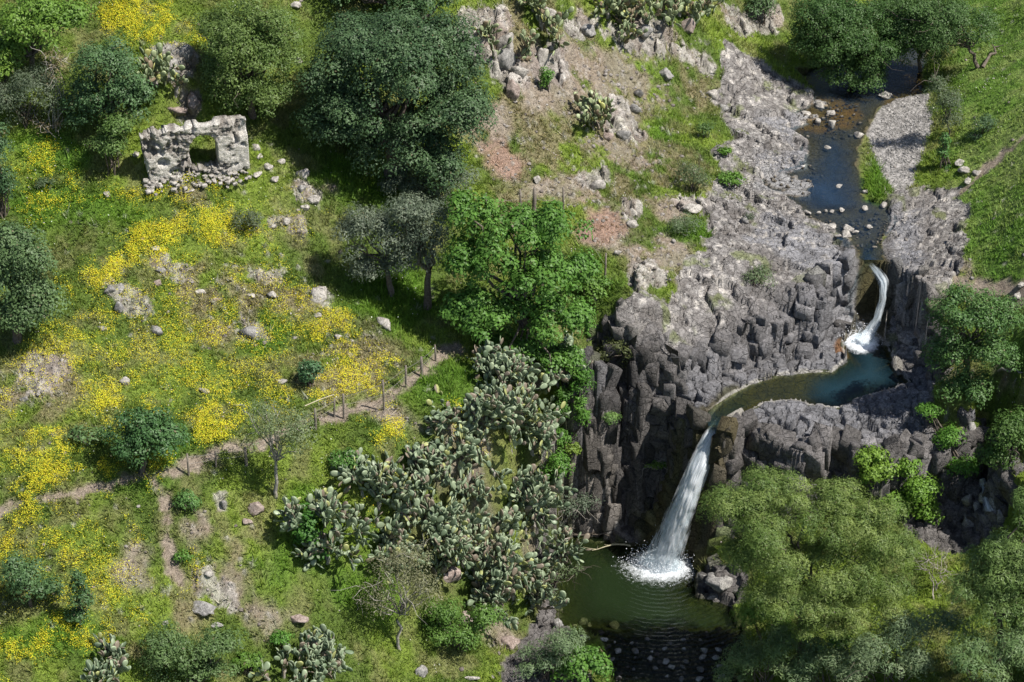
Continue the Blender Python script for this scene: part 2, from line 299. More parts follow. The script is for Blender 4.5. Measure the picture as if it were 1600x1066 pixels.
ax_ = X+(NZ1-.5)*2.6+(NZ2-.5)*.5; ay_ = (Y+(NZ3-.5)*3+(NZ2-.5)*.5)*1.5
g1, e2, c2x, c2y, h2 = voro(ax_, ay_, 2.3, 12)
slab = (h2-.5)*.62-sm(.13, 0.02, e2)*.4*sm(.35, .6, fbm(X, Y, 1.6, 2, 172))+(fbm(X*.7, Y*1.8, 1.3, 4, 60)-.5)*.26*(.3+.7*pl0)+(ax_-c2x)*(h2-.5)*.14+(ay_-c2y)*(_h(np.floor(c2x*91), np.floor(c2y*91), 6)-.6)*.16
g3, e3, _, _, h3 = voro(X+(NZ2-.5)*.4, Y*1.4+(NZ2-.5)*.4, .7, 17)
slab = slab+((h3-.5)*.07-sm(.08, .02, e3)*.16)*pl0
Z += rock*(1-low)*notwater*slab
Z += rock*notwater*((NZ4-.5)*.07)
for k_ in ('big', 'small'): channel(Z, k_, 1.25 if k_ == 'big' else .85)
# upper crags and half buried outcrops
k1, e4, c4x, c4y, h4 = voro(X+(NZ2-.5)*.6, Y+(NZ1-.5)*.9, 1.0, 31)
cr = np.maximum(crag, leftrock*.6)*notwater
Z += cr*((h4-.35)*.9-sm(.2, 0, e4)*.35+(NZ4-.5)*.15)
# small stones and lumpy turf elsewhere
k5, e5, _, _, h5 = voro(X, Y, .42, 51)
stony = np.clip(soil+.8*gravel+.5*dry+.25, 0, 1)*(1-rock)*notwater
stone = (h5 > .972-.12*np.clip(soil+dry, 0, 1))*sm(.17, .05, k5)*(1-rock)*(1-path)
Z += stone*.16*sm(.3, .6, stony)
Z += (fbm(X, Y, .35, 2, 90)-.5)*.14*(1-rock)*(1-gravel)*notwater*(1-path)
Z -= path*.06

# ---- surface colour of the ground (own colour, with shade painted on steep faces and the outlet bed)
def C(r, g, b): return np.array([r, g, b])
def mixc(a, b, t): return a*(1-t[..., None])+b*t[..., None]
n6 = fbm(X, Y, 3.5, 4, 101); n7 = fbm(X, Y, 1.1, 4, 111); n8 = fbm(X, Y, .3, 3, 121)
g = mixc(C(.105,.160,.028), C(.185,.255,.038), sm(.35, .65, n6))
g = mixc(g, C(.225,.215,.095), sm(.45, .72, n7+.12*(dry)+.0)*(1-.8*lush)*.6)
g = mixc(g, C(.100,.205,.020), lush*.75)
rm = region([(1480,0),(1500,140),(1480,280),(1520,420),(1560,640),(1800,640),(1800,-60),(1480,-60)], .8, .8)
g = mixc(g, mixc(C(.115,.215,.035), C(.20,.28,.075), sm(.35, .65, n7)), rm*.8)
g = mixc(g, C(.24,.205,.125), np.clip(dry*sm(.35, .6, n7)*.8, 0, 1))
g = mixc(g, C(.055,.085,.022), sm(.6, .8, n8)*.45)
so = mixc(C(.25,.195,.145), C(.29,.245,.195), sm(.3, .7, n7)); so = mixc(so, C(.38,.34,.30), sm(.62, .75, n8)*.6)
redd = region(ell(790,255,42,26,.3), .4, .6); region(ell(930,350,46,30,.4), .4, .6, out=redd)
so = mixc(so, C(.33,.215,.165), redd*.8)
so = mixc(so, so*.82+C(0.01,.02,.0), sm(.5, .7, n6)*(1-redd))
sm_ = np.clip(soil*sm(.30, .55, n7*.7+n8*.3+.08+redd*.3), 0, 1)
g = mixc(g, so, sm_)
g = mixc(g, mixc(C(.27,.215,.165), C(.32,.27,.22), n8), path)
gv = mixc(C(.22,.21,.20), C(.42,.40,.385), sm(.35, .65, NZ4)); g = mixc(g, gv, sm(.3, .7, gravel))
g = mixc(g, C(.40,.38,.35)*1.0, np.clip(stone*1.2, 0, 1)*.6)
# rocks
hz = Z0
rk = mixc(C(.150,.142,.136), C(.215,.205,.200), sm(.3, .7, n7)); 
rk = mixc(rk, C(.205,.207,.217), sm(12.5, 9.6, hz+(NZ1-.5)*1.5)*sm(6.5, 8.5, hz)*.9)      # water washed, cool grey
pale = sm(11.6, 13.3, hz+(n6-.5)*3)
rk = mixc(rk, mixc(C(.215,.200,.185), C(.34,.325,.305), sm(.35, .65, n8)), pale*.85)
bl = region([(1200,330),(1262,345),(1350,420),(1360,520),(1325,480),(1240,430),(1170,370),(1180,330)], .5, .8); region([(1190,240),(1265,225),(1265,310),(1190,300)], .5, .8, out=bl); region([(1385,330),(1440,320),(1440,420),(1395,440)], .5, .8, out=bl); region([(1250,170),(1180,180),(1240,230)], .5, .8, out=bl)
rk = mixc(rk, mixc(C(.235,.237,.25), C(.31,.312,.322), n7), bl*.85)
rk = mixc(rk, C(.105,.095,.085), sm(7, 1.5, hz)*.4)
rk = mixc(rk, mixc(C(.10,.095,.09), C(.15,.14,.13), n7), sm(1.6, 3.0, steep)*.75)  # steep faces: dark basalt, with the cliff's shade painted in
rk = mixc(rk, C(.50,.47,.42), sm(.68, .8, n8+.06*pale)*pale*.8)                             # lichen
vary = (ch*low+h3*(1-low))[..., None]
rk = rk*(.80+.40*vary)*np.array([.97, .96, .98])
rk = mixc(rk, C(.16,.19,.06), (sm(.62, .75, n7)*sm(.2, .8, rock)*(hz > 10)*sm(.5, .0, bl)*pale*.7))                # moss and grass in cracks
rkm = sm(.35, .6, rock+(n8-.5)*.35)
slw = region([(850,720),(880,690),(925,690),(960,790),(1000,860),(870,850),(840,790)], .35, .5)
rk = mixc(rk, mixc(C(.23,.205,.185), C(.30,.275,.25), n7), slw*.9)
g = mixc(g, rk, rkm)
crk = mixc(C(.28,.255,.235), C(.46,.43,.40), sm(.4, .6, n8)); crk = mixc(crk, C(.24,.18,.15), sm(.5, .7, n7)*.6)
g = mixc(g, crk*(.75+.5*h4[..., None]), np.clip(sm(.4, .65, crag+(n8-.5)*.6)*.9, 0, 1))
g = mixc(g, crk, np.clip(sm(.4, .65, leftrock+(n8-.5)*.9)*.75, 0, 1))
# beds and shores
def near_level(lv, wp, lo, hi, pad=2):
    i0, i1 = np.searchsorted(GX, [wp[:, 0].min()-pad, wp[:, 0].max()+pad]); j0, j1 = np.searchsorted(GY, [wp[:, 1].min()-pad, wp[:, 1].max()+pad])
    sl = (slice(j0, j1), slice(i0, i1)); M = np.zeros(X.shape)
    M[sl] = sm(lo, hi, sdist(wp, X[sl], Y[sl])+(NZ2[sl]-.5)*.2); return M
mu = near_level(UPP, WP_UP, -.05, .3); mm = near_level(MID, WP_MID, -.02, .15); ml = near_level(LOW, WP_LOW, -.1, .3)
mu = mu*(1-shelf)
g = mixc(g, mixc(C(.25,.245,.25), C(.36,.355,.35), n8), shelf)
g = mixc(g, mixc(C(.11,.095,.07), mixc(C(.035,.038,.04), C(.075,.07,.055), n7), near_level(UPP, WP_UP, .3, 1.6)), mu*.95)
g = mixc(g, mixc(C(.10,.075,.035), C(.15,.125,.07), n7), notdeep*mu*.8)
oran = region([(1375,112),(1470,108),(1460,162),(1385,168)], .3, .2); region(ell(1292,178,62,28,.1), .4, .8, out=oran, val=.8); region(ell(1320,525,14,14,0), .1, .1, out=oran)
g = mixc(g, mixc(C(.36,.17,.03), C(.20,.15,.03), n7), oran*np.maximum(mu, .0)); 
g = mixc(g, mixc(C(.08,.066,.022), C(.15,.125,.04), n7), mm)
deep = region([(1320,530),(1400,530),(1405,600),(1300,620),(1285,590)], .5, .2)
g = mixc(g, C(.02,.045,.05), mm*deep)
g = mixc(g, mixc(C(.05,.06,.02), C(.09,.10,.035), n6), ml)
orn2 = region(ell(1318,528,14,14,0), .12, .15)
g = mixc(g, C(.24,.11,.035), orn2*.8)
moss = region([(1000,850),(985,800),(1050,700),(1085,680),(1060,760),(1020,850)], .2, .5); region([(1100,780),(1135,700),(1150,700),(1110,800),(1085,860)], .2, .3, out=moss)
g = mixc(g, mixc(C(.13,.10,.035), C(.09,.12,.03), n7), moss*.7)
g = mixc(g, mixc(C(.085,.062,.026), C(.052,.056,.022), n7), wetch*(1-mm)*.85)
for wp, lv in ((WP_MID, MID),):                                                             # pale waterline crust
    i0, i1 = np.searchsorted(GX, [wp[:, 0].min()-2, wp[:, 0].max()+2]); j0, j1 = np.searchsorted(GY, [wp[:, 1].min()-2, wp[:, 1].max()+2])
    sl = (slice(j0, j1), slice(i0, i1)); s = sdist(wp, X[sl], Y[sl]); t = sm(-.2, -.08, s)*sm(.03, -.03, s)
    g[sl] = mixc(g[sl], C(.42,.40,.36), t*.8)
g = mixc(g, C(.022,.020,.016), outl*ml*.9)  # bed painted near black to stand for the outlet's shade
g = np.clip(g*(.9+.2*n8[..., None]), .004, .9)

# ---------------------------------------------------------------- mesh and material helpers
def mesh_arrays(name, V, F, mat, parent=None, colr=None, smooth=False, extra=None):
    V = np.asarray(V, np.float32); F = np.asarray(F, np.int32)
    me = bpy.data.meshes.new(name); me.vertices.add(len(V)); me.vertices.foreach_set('co', V.ravel())
    k = F.shape[1]; me.loops.add(F.size); me.loops.foreach_set('vertex_index', F.ravel())
    me.polygons.add(len(F)); me.polygons.foreach_set('loop_start', np.arange(0, F.size, k, dtype=np.int32))
    me.polygons.foreach_set('loop_total', np.full(len(F), k, np.int32))
    if smooth: me.polygons.foreach_set('use_smooth', np.ones(len(F), bool))
    if colr is not None:
        a = me.color_attributes.new('Col', 'FLOAT_COLOR', 'POINT'); c = np.ones((len(V), 4), np.float32); c[:, :3] = colr
        a.data.foreach_set('color', c.ravel())
    if extra:
        for kx, v in extra.items():
            a = me.attributes.new(kx, 'FLOAT', 'POINT'); a.data.foreach_set('value', np.asarray(v, np.float32).ravel())
    me.update(calc_edges=True); me.validate()
    if mat: me.materials.append(mat)
    o = bpy.data.objects.new(name, me); col.objects.link(o)
    if parent: o.parent = parent
    return o
def tag(o, label=None, cat=None, group=None, kind=None):
    if label: o['label'] = label
    if cat: o['category'] = cat
    if group: o['group'] = group
    if kind: o['kind'] = kind
    return o
def empty(name, loc):
    o = bpy.data.objects.new(name, None); o.location = loc; o.empty_display_size = .3; col.objects.link(o); return o
class N:
    def __init__(s, name):
        s.m = bpy.data.materials.new(name); s.m.use_nodes = True; s.t = s.m.node_tree; s.t.nodes.clear()
        s.out = s.t.nodes.new('ShaderNodeOutputMaterial')
    def n(s, typ, **kw):
        x = s.t.nodes.new(typ)
        for k, v in kw.items():
            if k.startswith('i_'):
                key = k[2:]; key = int(key) if key.isdigit() else key.replace('_', ' ')
                x.inputs[key].default_value = v
            else: setattr(x, k, v)
        return x
    def l(s, a, b): s.t.links.new(a, b)
    def attr(s, nm='Col'): return s.n('ShaderNodeAttribute', attribute_name=nm)
    def noise(s, scale, detail=3, rough=.6, vec=None):
        x = s.n('ShaderNodeTexNoise'); x.inputs['Scale'].default_value = scale; x.inputs['Detail'].default_value = detail; x.inputs['Roughness'].default_value = rough
        if vec is not None: s.l(vec, x.inputs['Vector'])
        return x
    def ramp(s, f, a, b, va=0., vb=1.):
        x = s.n('ShaderNodeMapRange'); x.inputs[1].default_value = a; x.inputs[2].default_value = b; x.inputs[3].default_value = va; x.inputs[4].default_value = vb
        s.l(f, x.inputs[0]); return x.outputs[0]
    def mul(s, c, f):
        x = s.n('ShaderNodeVectorMath', operation='SCALE'); s.l(c, x.inputs[0]); s.l(f, x.inputs['Scale']); return x.outputs[0]
def ground_mat():
    s = N('ground'); a = s.attr(); geo = s.n('ShaderNodeNewGeometry'); pos = geo.outputs['Position']
    n1 = s.noise(6, 5, .75, pos); n2 = s.noise(24, 3, .75, pos)
    f = s.n('ShaderNodeMath', operation='MULTIPLY'); s.l(s.ramp(n1.outputs[0], .36, .64, .62, 1.34), f.inputs[0]); s.l(s.ramp(n2.outputs[0], .36, .64, .68, 1.32), f.inputs[1])
    c = s.mul(a.outputs['Color'], f.outputs[0])
    p = s.n('ShaderNodeBsdfPrincipled'); s.l(c, p.inputs['Base Color']); p.inputs['Roughness'].default_value = .85; p.inputs['Specular IOR Level'].default_value = .25
    b1 = s.n('ShaderNodeBump'); b1.inputs['Strength'].default_value = .9; b1.inputs['Distance'].default_value = .12; s.l(n1.outputs[0], b1.inputs['Height'])
    b2 = s.n('ShaderNodeBump'); b2.inputs['Strength'].default_value = .8; b2.inputs['Distance'].default_value = .03; s.l(n2.outputs[0], b2.inputs['Height']); s.l(b1.outputs[0], b2.inputs['Normal'])
    ra = s.attr('rocky'); wn = s.noise(1.3, 3, .6, pos); wm = s.n('ShaderNodeVectorMath', operation='MULTIPLY_ADD'); s.l(wn.outputs['Color'], wm.inputs[0]); wm.inputs[1].default_value = (.7, .7, .7); s.l(pos, wm.inputs[2])
    vo = s.n('ShaderNodeTexVoronoi', feature='DISTANCE_TO_EDGE'); vo.inputs['Scale'].default_value = 1.7; s.l(wm.outputs[0], vo.inputs['Vector'])
    cr_ = s.ramp(vo.outputs['Distance'], 0.0, .05); b3 = s.n('ShaderNodeBump'); b3.inputs['Distance'].default_value = .16; s.l(cr_, b3.inputs['Height']); s.l(ra.outputs['Fac'], b3.inputs['Strength']); s.l(b2.outputs[0], b3.inputs['Normal'])
    s.l(b3.outputs[0], p.inputs['Normal']); s.l(p.outputs[0], s.out.inputs[0]); return s.m
def leaf_mat(name, transl=.3, spec=.3, rough=.5):
    s = N(name); a = s.attr()
    p = s.n('ShaderNodeBsdfPrincipled'); s.l(a.outputs['Color'], p.inputs['Base Color']); p.inputs['Roughness'].default_value = rough; p.inputs['Specular IOR Level'].default_value = spec
    t = s.n('ShaderNodeBsdfTranslucent'); x = s.n('ShaderNodeVectorMath', operation='MULTIPLY'); s.l(a.outputs['Color'], x.inputs[0]); x.inputs[1].default_value = (1.25, 1.35, .7); s.l(x.outputs[0], t.inputs[0])
    m = s.n('ShaderNodeMixShader'); m.inputs[0].default_value = transl; s.l(p.outputs[0], m.inputs[1]); s.l(t.outputs[0], m.inputs[2]); s.l(m.outputs[0], s.out.inputs[0]); return s.m
def solid_mat(name, c1, c2, scale=6, rough=.85, bump=.03, spec=.25, use_attr=False):
    s = N(name); geo = s.n('ShaderNodeNewGeometry'); pos = geo.outputs['Position']
    n1 = s.noise(scale, 5, .7, pos); n2 = s.noise(scale*4, 3, .6, pos)
    mx = s.n('ShaderNodeMix', data_type='RGBA'); mx.inputs['A'].default_value = (*c1, 1); mx.inputs['B'].default_value = (*c2, 1); s.l(s.ramp(n1.outputs[0], .40, .60), mx.inputs['Factor'])
    c = s.mul(mx.outputs['Result'], s.ramp(n2.outputs[0], .3, .7, .6, 1.3))
    p = s.n('ShaderNodeBsdfPrincipled'); s.l(c, p.inputs['Base Color']); p.inputs['Roughness'].default_value = rough; p.inputs['Specular IOR Level'].default_value = spec
    b = s.n('ShaderNodeBump'); b.inputs['Strength'].default_value = .7; b.inputs['Distance'].default_value = bump; s.l(n1.outputs[0], b.inputs['Height']); s.l(b.outputs[0], p.inputs['Normal'])
    s.l(p.outputs[0], s.out.inputs[0]); return s.m
def water_mat(name, tint, murk, murk_sky_f, rip=9, rip_h=.02, ring=None):
    s = N(name); geo = s.n('ShaderNodeNewGeometry'); pos = geo.outputs['Position']
    n1 = s.noise(rip, 3, .6, pos); n2 = s.noise(rip*.3, 2, .5, pos)
    ad = s.n('ShaderNodeMath', operation='ADD'); s.l(n1.outputs[0], ad.inputs[0]); s.l(n2.outputs[0], ad.inputs[1])
    b = s.n('ShaderNodeBump'); b.inputs['Strength'].default_value = .6; b.inputs['Distance'].default_value = rip_h; s.l(ad.outputs[0], b.inputs['Height'])
    if ring is not None:
        vs = s.n('ShaderNodeVectorMath', operation='SUBTRACT'); s.l(pos, vs.inputs[0]); vs.inputs[1].default_value = tuple(ring)
        wv = s.n('ShaderNodeTexWave', wave_type='RINGS', rings_direction='SPHERICAL'); s.l(vs.outputs[0], wv.inputs['Vector']); wv.inputs['Scale'].default_value = .9; wv.inputs['Distortion'].default_value = 3.5; wv.inputs['Detail'].default_value = 2; wv.inputs['Detail Scale'].default_value = 1.5
        b0 = b; b = s.n('ShaderNodeBump'); b.inputs['Strength'].default_value = .7; b.inputs['Distance'].default_value = .05; s.l(wv.outputs[0], b.inputs['Height']); s.l(b0.outputs[0], b.inputs['Normal'])
    tr = s.n('ShaderNodeBsdfTransparent'); tr.inputs[0].default_value = (*tint, 1)
    df = s.n('ShaderNodeBsdfDiffuse'); df.inputs[0].default_value = (*murk, 1)
    dep = s.attr('depth'); foam = s.attr('foam')
    m1 = s.n('ShaderNodeMixShader'); s.l(s.ramp(dep.outputs['Fac'], .0, 1.4, murk_sky_f[0], murk_sky_f[1]), m1.inputs[0]); s.l(tr.outputs[0], m1.inputs[1]); s.l(df.outputs[0], m1.inputs[2])
    gl = s.n('ShaderNodeBsdfGlossy'); gl.inputs['Roughness'].default_value = .08; s.l(b.outputs[0], gl.inputs['Normal'])
    fr = s.n('ShaderNodeFresnel'); fr.inputs['IOR'].default_value = 1.33; s.l(b.outputs[0], fr.inputs['Normal'])
    m2 = s.n('ShaderNodeMixShader'); s.l(fr.outputs[0], m2.inputs[0]); s.l(m1.outputs[0], m2.inputs[1]); s.l(gl.outputs[0], m2.inputs[2])
    fo = s.n('ShaderNodeBsdfDiffuse'); fo.inputs[0].default_value = (.78, .82, .86, 1)
    nf = s.noise(4.5, 6, .8, pos); fa = s.n('ShaderNodeMath', operation='ADD'); s.l(foam.outputs['Fac'], fa.inputs[0]); s.l(nf.outputs[0], fa.inputs[1])
    m3 = s.n('ShaderNodeMixShader'); s.l(s.ramp(fa.outputs[0], .86, 1.34), m3.inputs[0]); s.l(m2.outputs[0], m3.inputs[1]); s.l(fo.outputs[0], m3.inputs[2])
    s.l(m3.outputs[0], s.out.inputs[0]); return s.m
def fall_mat():
    s = N('falling_water'); uv = s.n('ShaderNodeAttribute', attribute_name='flow'); mp = s.n('ShaderNodeVectorMath', operation='MULTIPLY'); s.l(uv.outputs['Vector'], mp.inputs[0]); mp.inputs[1].default_value = (6, .55, 1)
    n1 = s.noise(1.0, 5, .7, mp.outputs[0]); a = s.attr('dens'); ad = s.n('ShaderNodeMath', operation='ADD'); s.l(n1.outputs[0], ad.inputs[0]); s.l(a.outputs['Fac'], ad.inputs[1])
    d = s.n('ShaderNodeBsdfDiffuse'); d.inputs[0].default_value = (.90, .93, .97, 1); t = s.n('ShaderNodeBsdfTranslucent'); t.inputs[0].default_value = (.8, .85, .9, 1)
    m0 = s.n('ShaderNodeMixShader'); m0.inputs[0].default_value = .35; s.l(d.outputs[0], m0.inputs[1]); s.l(t.outputs[0], m0.inputs[2])
    tr = s.n('ShaderNodeBsdfTransparent'); tr.inputs[0].default_value = (.92, .95, .96, 1)
    m = s.n('ShaderNodeMixShader'); s.l(s.ramp(ad.outputs[0], .84, 1.20), m.inputs[0]); s.l(tr.outputs[0], m.inputs[1]); s.l(m0.outputs[0], m.inputs[2])
    b = s.n('ShaderNodeBump'); b.inputs['Distance'].default_value = .08; s.l(n1.outputs[0], b.inputs['Height']); s.l(b.outputs[0], d.inputs['Normal'])
    s.l(m.outputs[0], s.out.inputs[0]); return s.m
M_ground = ground_mat(); M_leaf = leaf_mat('foliage'); M_gloss = leaf_mat('glossy_foliage', .15, .3, .5)
M_grass = leaf_mat('grass', .35, .2, .6); M_petal = leaf_mat('petals', .3, .1, .7); M_cactus = leaf_mat('cactus_skin', .05, .45, .45)
M_bark = solid_mat('bark', (.09,.07,.055), (.17,.145,.12), 9); M_bark2 = solid_mat('pale_bark', (.26,.24,.21), (.40,.37,.33), 9)
M_rock = solid_mat('grey_rock', (.16,.155,.15), (.30,.29,.275), 3.5, bump=.05); M_palerock = solid_mat('pale_rock', (.22,.205,.185), (.42,.395,.36), 3.5, bump=.05)
M_redrock = solid_mat('brown_rock', (.20,.155,.135), (.34,.28,.25), 3.0, bump=.05); M_wet = solid_mat('wet_rock', (.05,.05,.052), (.12,.115,.11), 4, rough=.35, spec=.5)
M_wood = solid_mat('weathered_wood', (.13,.11,.09), (.24,.21,.18), 12, bump=.01); M_pale_wood = solid_mat('pale_wood', (.34,.31,.20), (.46,.42,.28), 12, bump=.01)
M_wire = solid_mat('wire', (.20,.19,.18), (.3,.28,.26), 12, rough=.5)
M_masonry = solid_mat('old_masonry', (.27,.25,.225), (.56,.53,.48), 4.2, bump=.07)

# ---------------------------------------------------------------- ground sheet
ny, nx = X.shape
idx = np.arange(ny*nx).reshape(ny, nx)
F = np.stack([idx[:-1, :-1], idx[:-1, 1:], idx[1:, 1:], idx[1:, :-1]], -1).reshape(-1, 4)
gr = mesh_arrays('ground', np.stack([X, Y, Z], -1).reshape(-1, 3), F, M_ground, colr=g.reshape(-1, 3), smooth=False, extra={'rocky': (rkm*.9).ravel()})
tag(gr, 'rocky valley side of green turf, bare soil and jointed grey basalt', 'ground', kind='structure')

def gz(x, y): return samp(Z, x, y)
def pt(px, py): return hit([px], [py], Z)[0]

# ---------------------------------------------------------------- water sheets
def water(name, label, poly, level, mat, step=.16, foam=None, grow=.5):
    x0, y0 = poly.min(0)-1; x1, y1 = poly.max(0)+1
    xs = np.arange(x0, x1, step); ys = np.arange(y0, y1, step); A, B = np.meshgrid(xs, ys)
    zt = gz(A, B); s = sdist(poly, A, B)
    keep = (s > -grow) & (zt < level+.6) & (zt > level-2.6) & ((level < 12) | (zt > level-.95))
    q = keep[:-1, :-1] & keep[1:, :-1] & keep[:-1, 1:] & keep[1:, 1:]
    ii = np.arange(A.size).reshape(A.shape); Fq = np.stack([ii[:-1, :-1], ii[:-1, 1:], ii[1:, 1:], ii[1:, :-1]], -1)[q]
    used = np.unique(Fq); mp = np.zeros(A.size, int); mp[used] = np.arange(len(used))
    fo = np.zeros(A.size) if foam is None else foam(A, B).ravel()
    V = np.stack([A.ravel(), B.ravel(), np.full(A.size, level)+(fo > .15)*(fbm(A, B, .3, 3, 5).ravel()-.4)*.35*np.clip(fo, 0, 1)], -1)[used]
    o = mesh_arrays(name, V, mp[Fq], mat, smooth=True, extra={'depth': np.clip(level-zt, 0, 9).ravel()[used], 'foam': fo[used]})
    return tag(o, label, 'water', kind='structure')
IMP = on_plane(1030, 885, LOW)
def foam_low(A, B):
    d = np.hypot((A-IMP[0]-.1)/1.45, (B-IMP[1])/1.05); return .42*sm(1.5, .3, d)+.34*sm(2.8, .8, d)+.14*sm(4.6, 2, d)
IMP2 = on_plane(1345, 532, MID)
def foam_mid(A, B):
    d = np.hypot((A-IMP2[0])/1.05, (B-IMP2[1])/1.3); return .7*sm(1.3, .4, d)+.3*sm(2.2, .9, d)
M_wlow = water_mat('green_pool_water', (.60,.66,.45), (.013,.024,.009), (.03,.85), 5, .04, ring=IMP)
M_wmid = water_mat('clear_pool_water', (.66,.70,.52), (.010,.028,.038), (.0,1.0), 7, .03)
M_wup = water_mat('stream_water', (.66,.72,.74), (.022,.045,.085), (.0,1.6), 8, .03)  # blue body colour paints the sky's reflection into the stream
water('lower_pool_water', 'dark green plunge pool below the tall waterfall', WP_LOW, LOW, M_wlow, foam=foam_low)
water('middle_pool_water', 'clear blue-green pool between the two falls', WP_MID, MID, M_wmid, foam=foam_mid, grow=.35)
water('upper_stream_water', 'shallow stream above the falls', WP_UP, UPP, M_wup)
ZW = Z.copy()

# ---------------------------------------------------------------- falls
M_fall = fall_mat()
def fall(name, label, cpts, widths, dens, arch=.18, seg=40, nw=16, seed=0, layers=2, lift=0.12):
    """a sheet of falling water: cpts are 3D centre points, widths in metres"""
    c = np.array(cpts, float); t = np.r_[0, np.cumsum(np.linalg.norm(np.diff(c, axis=0), axis=1))]
    tt = np.linspace(0, t[-1], seg); cc = np.stack([np.interp(tt, t, c[:, k]) for k in range(3)], 1); ww = np.interp(tt, t, widths); dd = np.interp(tt, t, dens)
    for _ in range(3): cc[1:-1] = (cc[:-2]+cc[1:-1]*2+cc[2:])/4
    V = []; Fs = []; FL = []; DN = []
    r = np.random.default_rng(seed)
    for L in range(layers):
        off = len(V)*0 + sum(len(v) for v in V)
        s = np.linspace(-1, 1, nw)
        tang = np.gradient(cc, axis=0); tang /= np.linalg.norm(tang, axis=1)[:, None]
        side = np.cross(tang, [0, -.3, 1.]); side = np.cross(tang, np.cross([0, -1, .2], tang)); side = np.cross(np.broadcast_to([0, -1, .4], tang.shape), tang); side /= np.linalg.norm(side, axis=1)[:, None]
        nor = np.cross(tang, side); sg = np.sign(nor[:, 1:2]*-1+nor[:, 2:3]); nor = nor*np.where(sg == 0, 1, sg)
        wob = (fbm(tt[:, None]*1.0+s[None]*0, s[None]*3+tt[:, None]*0, .5, 3, seed+L*7)-.5)
        Pn = cc[:, None, :]+side[:, None, :]*(s[None, :, None]*ww[:, None, None]*(.5*(1-.15*L)))+nor[:, None, :]*((1-s[None]**2)*arch+wob*.22+L*.1+lift)[..., None]
        V.append(Pn.reshape(-1, 3)); ii = np.arange(seg*nw).reshape(seg, nw)+off
        Fs.append(np.stack([ii[:-1, :-1], ii[:-1, 1:], ii[1:, 1:], ii[1:, :-1]], -1).reshape(-1, 4))
        edge = -np.abs(s)**3*.38
        FL.append(np.stack([np.broadcast_to(s[None]*ww[:, None]*.5+L*3.3, (seg, nw)), np.broadcast_to(tt[:, None], (seg, nw)), np.full((seg, nw), L*5.)], -1).reshape(-1, 3))
        DN.append((dd[:, None]+edge[None]-.06*L).ravel())
    o = mesh_arrays(name, np.vstack(V), np.vstack(Fs), M_fall, smooth=True, extra={'dens': np.concatenate(DN)})
    a = o.data.attributes.new('flow', 'FLOAT_VECTOR', 'POINT'); a.data.foreach_set('vector', np.vstack(FL).astype(np.float32).ravel())
    return tag(o, label, 'waterfall', kind='structure')
def P3(px, py, z): return on_plane(px, py, z)
fall('waterfall', 'tall white waterfall pouring from the basalt lip into the green pool',
     fline('big'), [a[3] for a in FALLS['big']], [.0, .18, .66, .80, .74, .64, .56, .62], seed=3, layers=3, seg=70, nw=26, arch=.3)
fall('waterfall', 'small white cascade in the rock slot above the middle pool',
     fline('small'), [a[3] for a in FALLS['small']], [.05, .18, .50, .62, .50, .56, .60, .62], seed=8, layers=3, seg=60, nw=16, arch=.05, lift=.04)
fall('waterfall', 'thin side trickle falling between dark boulders at the right',
     [pt(a_, b_)+np.array([0, -.45, .4]) for a_, b_ in ((1530,745),(1533,762),(1537,782),(1545,806))], [.4, .5, .55, .75], [.6, .65, .65, .6], seed=12, layers=2, seg=24, nw=8, arch=.05, lift=.25)
# spray drops around the foot of the falls
def drops(name, label, c, n, rad, h, seed):
    r = np.random.default_rng(seed); p = np.stack([r.normal(0, rad, n)+c[0], r.normal(0, rad*.7, n)+c[1], c[2]+np.abs(r.exponential(h, n))], 1)
    s = r.uniform(.010, .024, n); tet = np.array([[1,1,1],[-1,-1,1],[-1,1,-1],[1,-1,-1]])
    V = (p[:, None]+tet[None]*s[:, None, None]).reshape(-1, 3); b = np.arange(n)[:, None]*4
    Ft = (b[:, None]+np.array([[0,1,2],[0,3,1],[0,2,3],[1,3,2]])[None]).reshape(-1, 3)
    return tag(mesh_arrays(name, V, Ft, M_drop), label, 'spray', kind='stuff')
s = N('spray'); d_ = s.n('ShaderNodeBsdfDiffuse'); d_.inputs[0].default_value = (.85,.88,.92,1); s.l(d_.outputs[0], s.out.inputs[0]); M_drop = s.m
drops('spray', 'white spray at the foot of the tall waterfall', IMP+np.array([0,0,.05]), 2600, .8, .3, 5)
drops('spray', 'white spray at the foot of the small cascade', IMP2+np.array([0,.1,.05]), 700, .5, .2, 6)

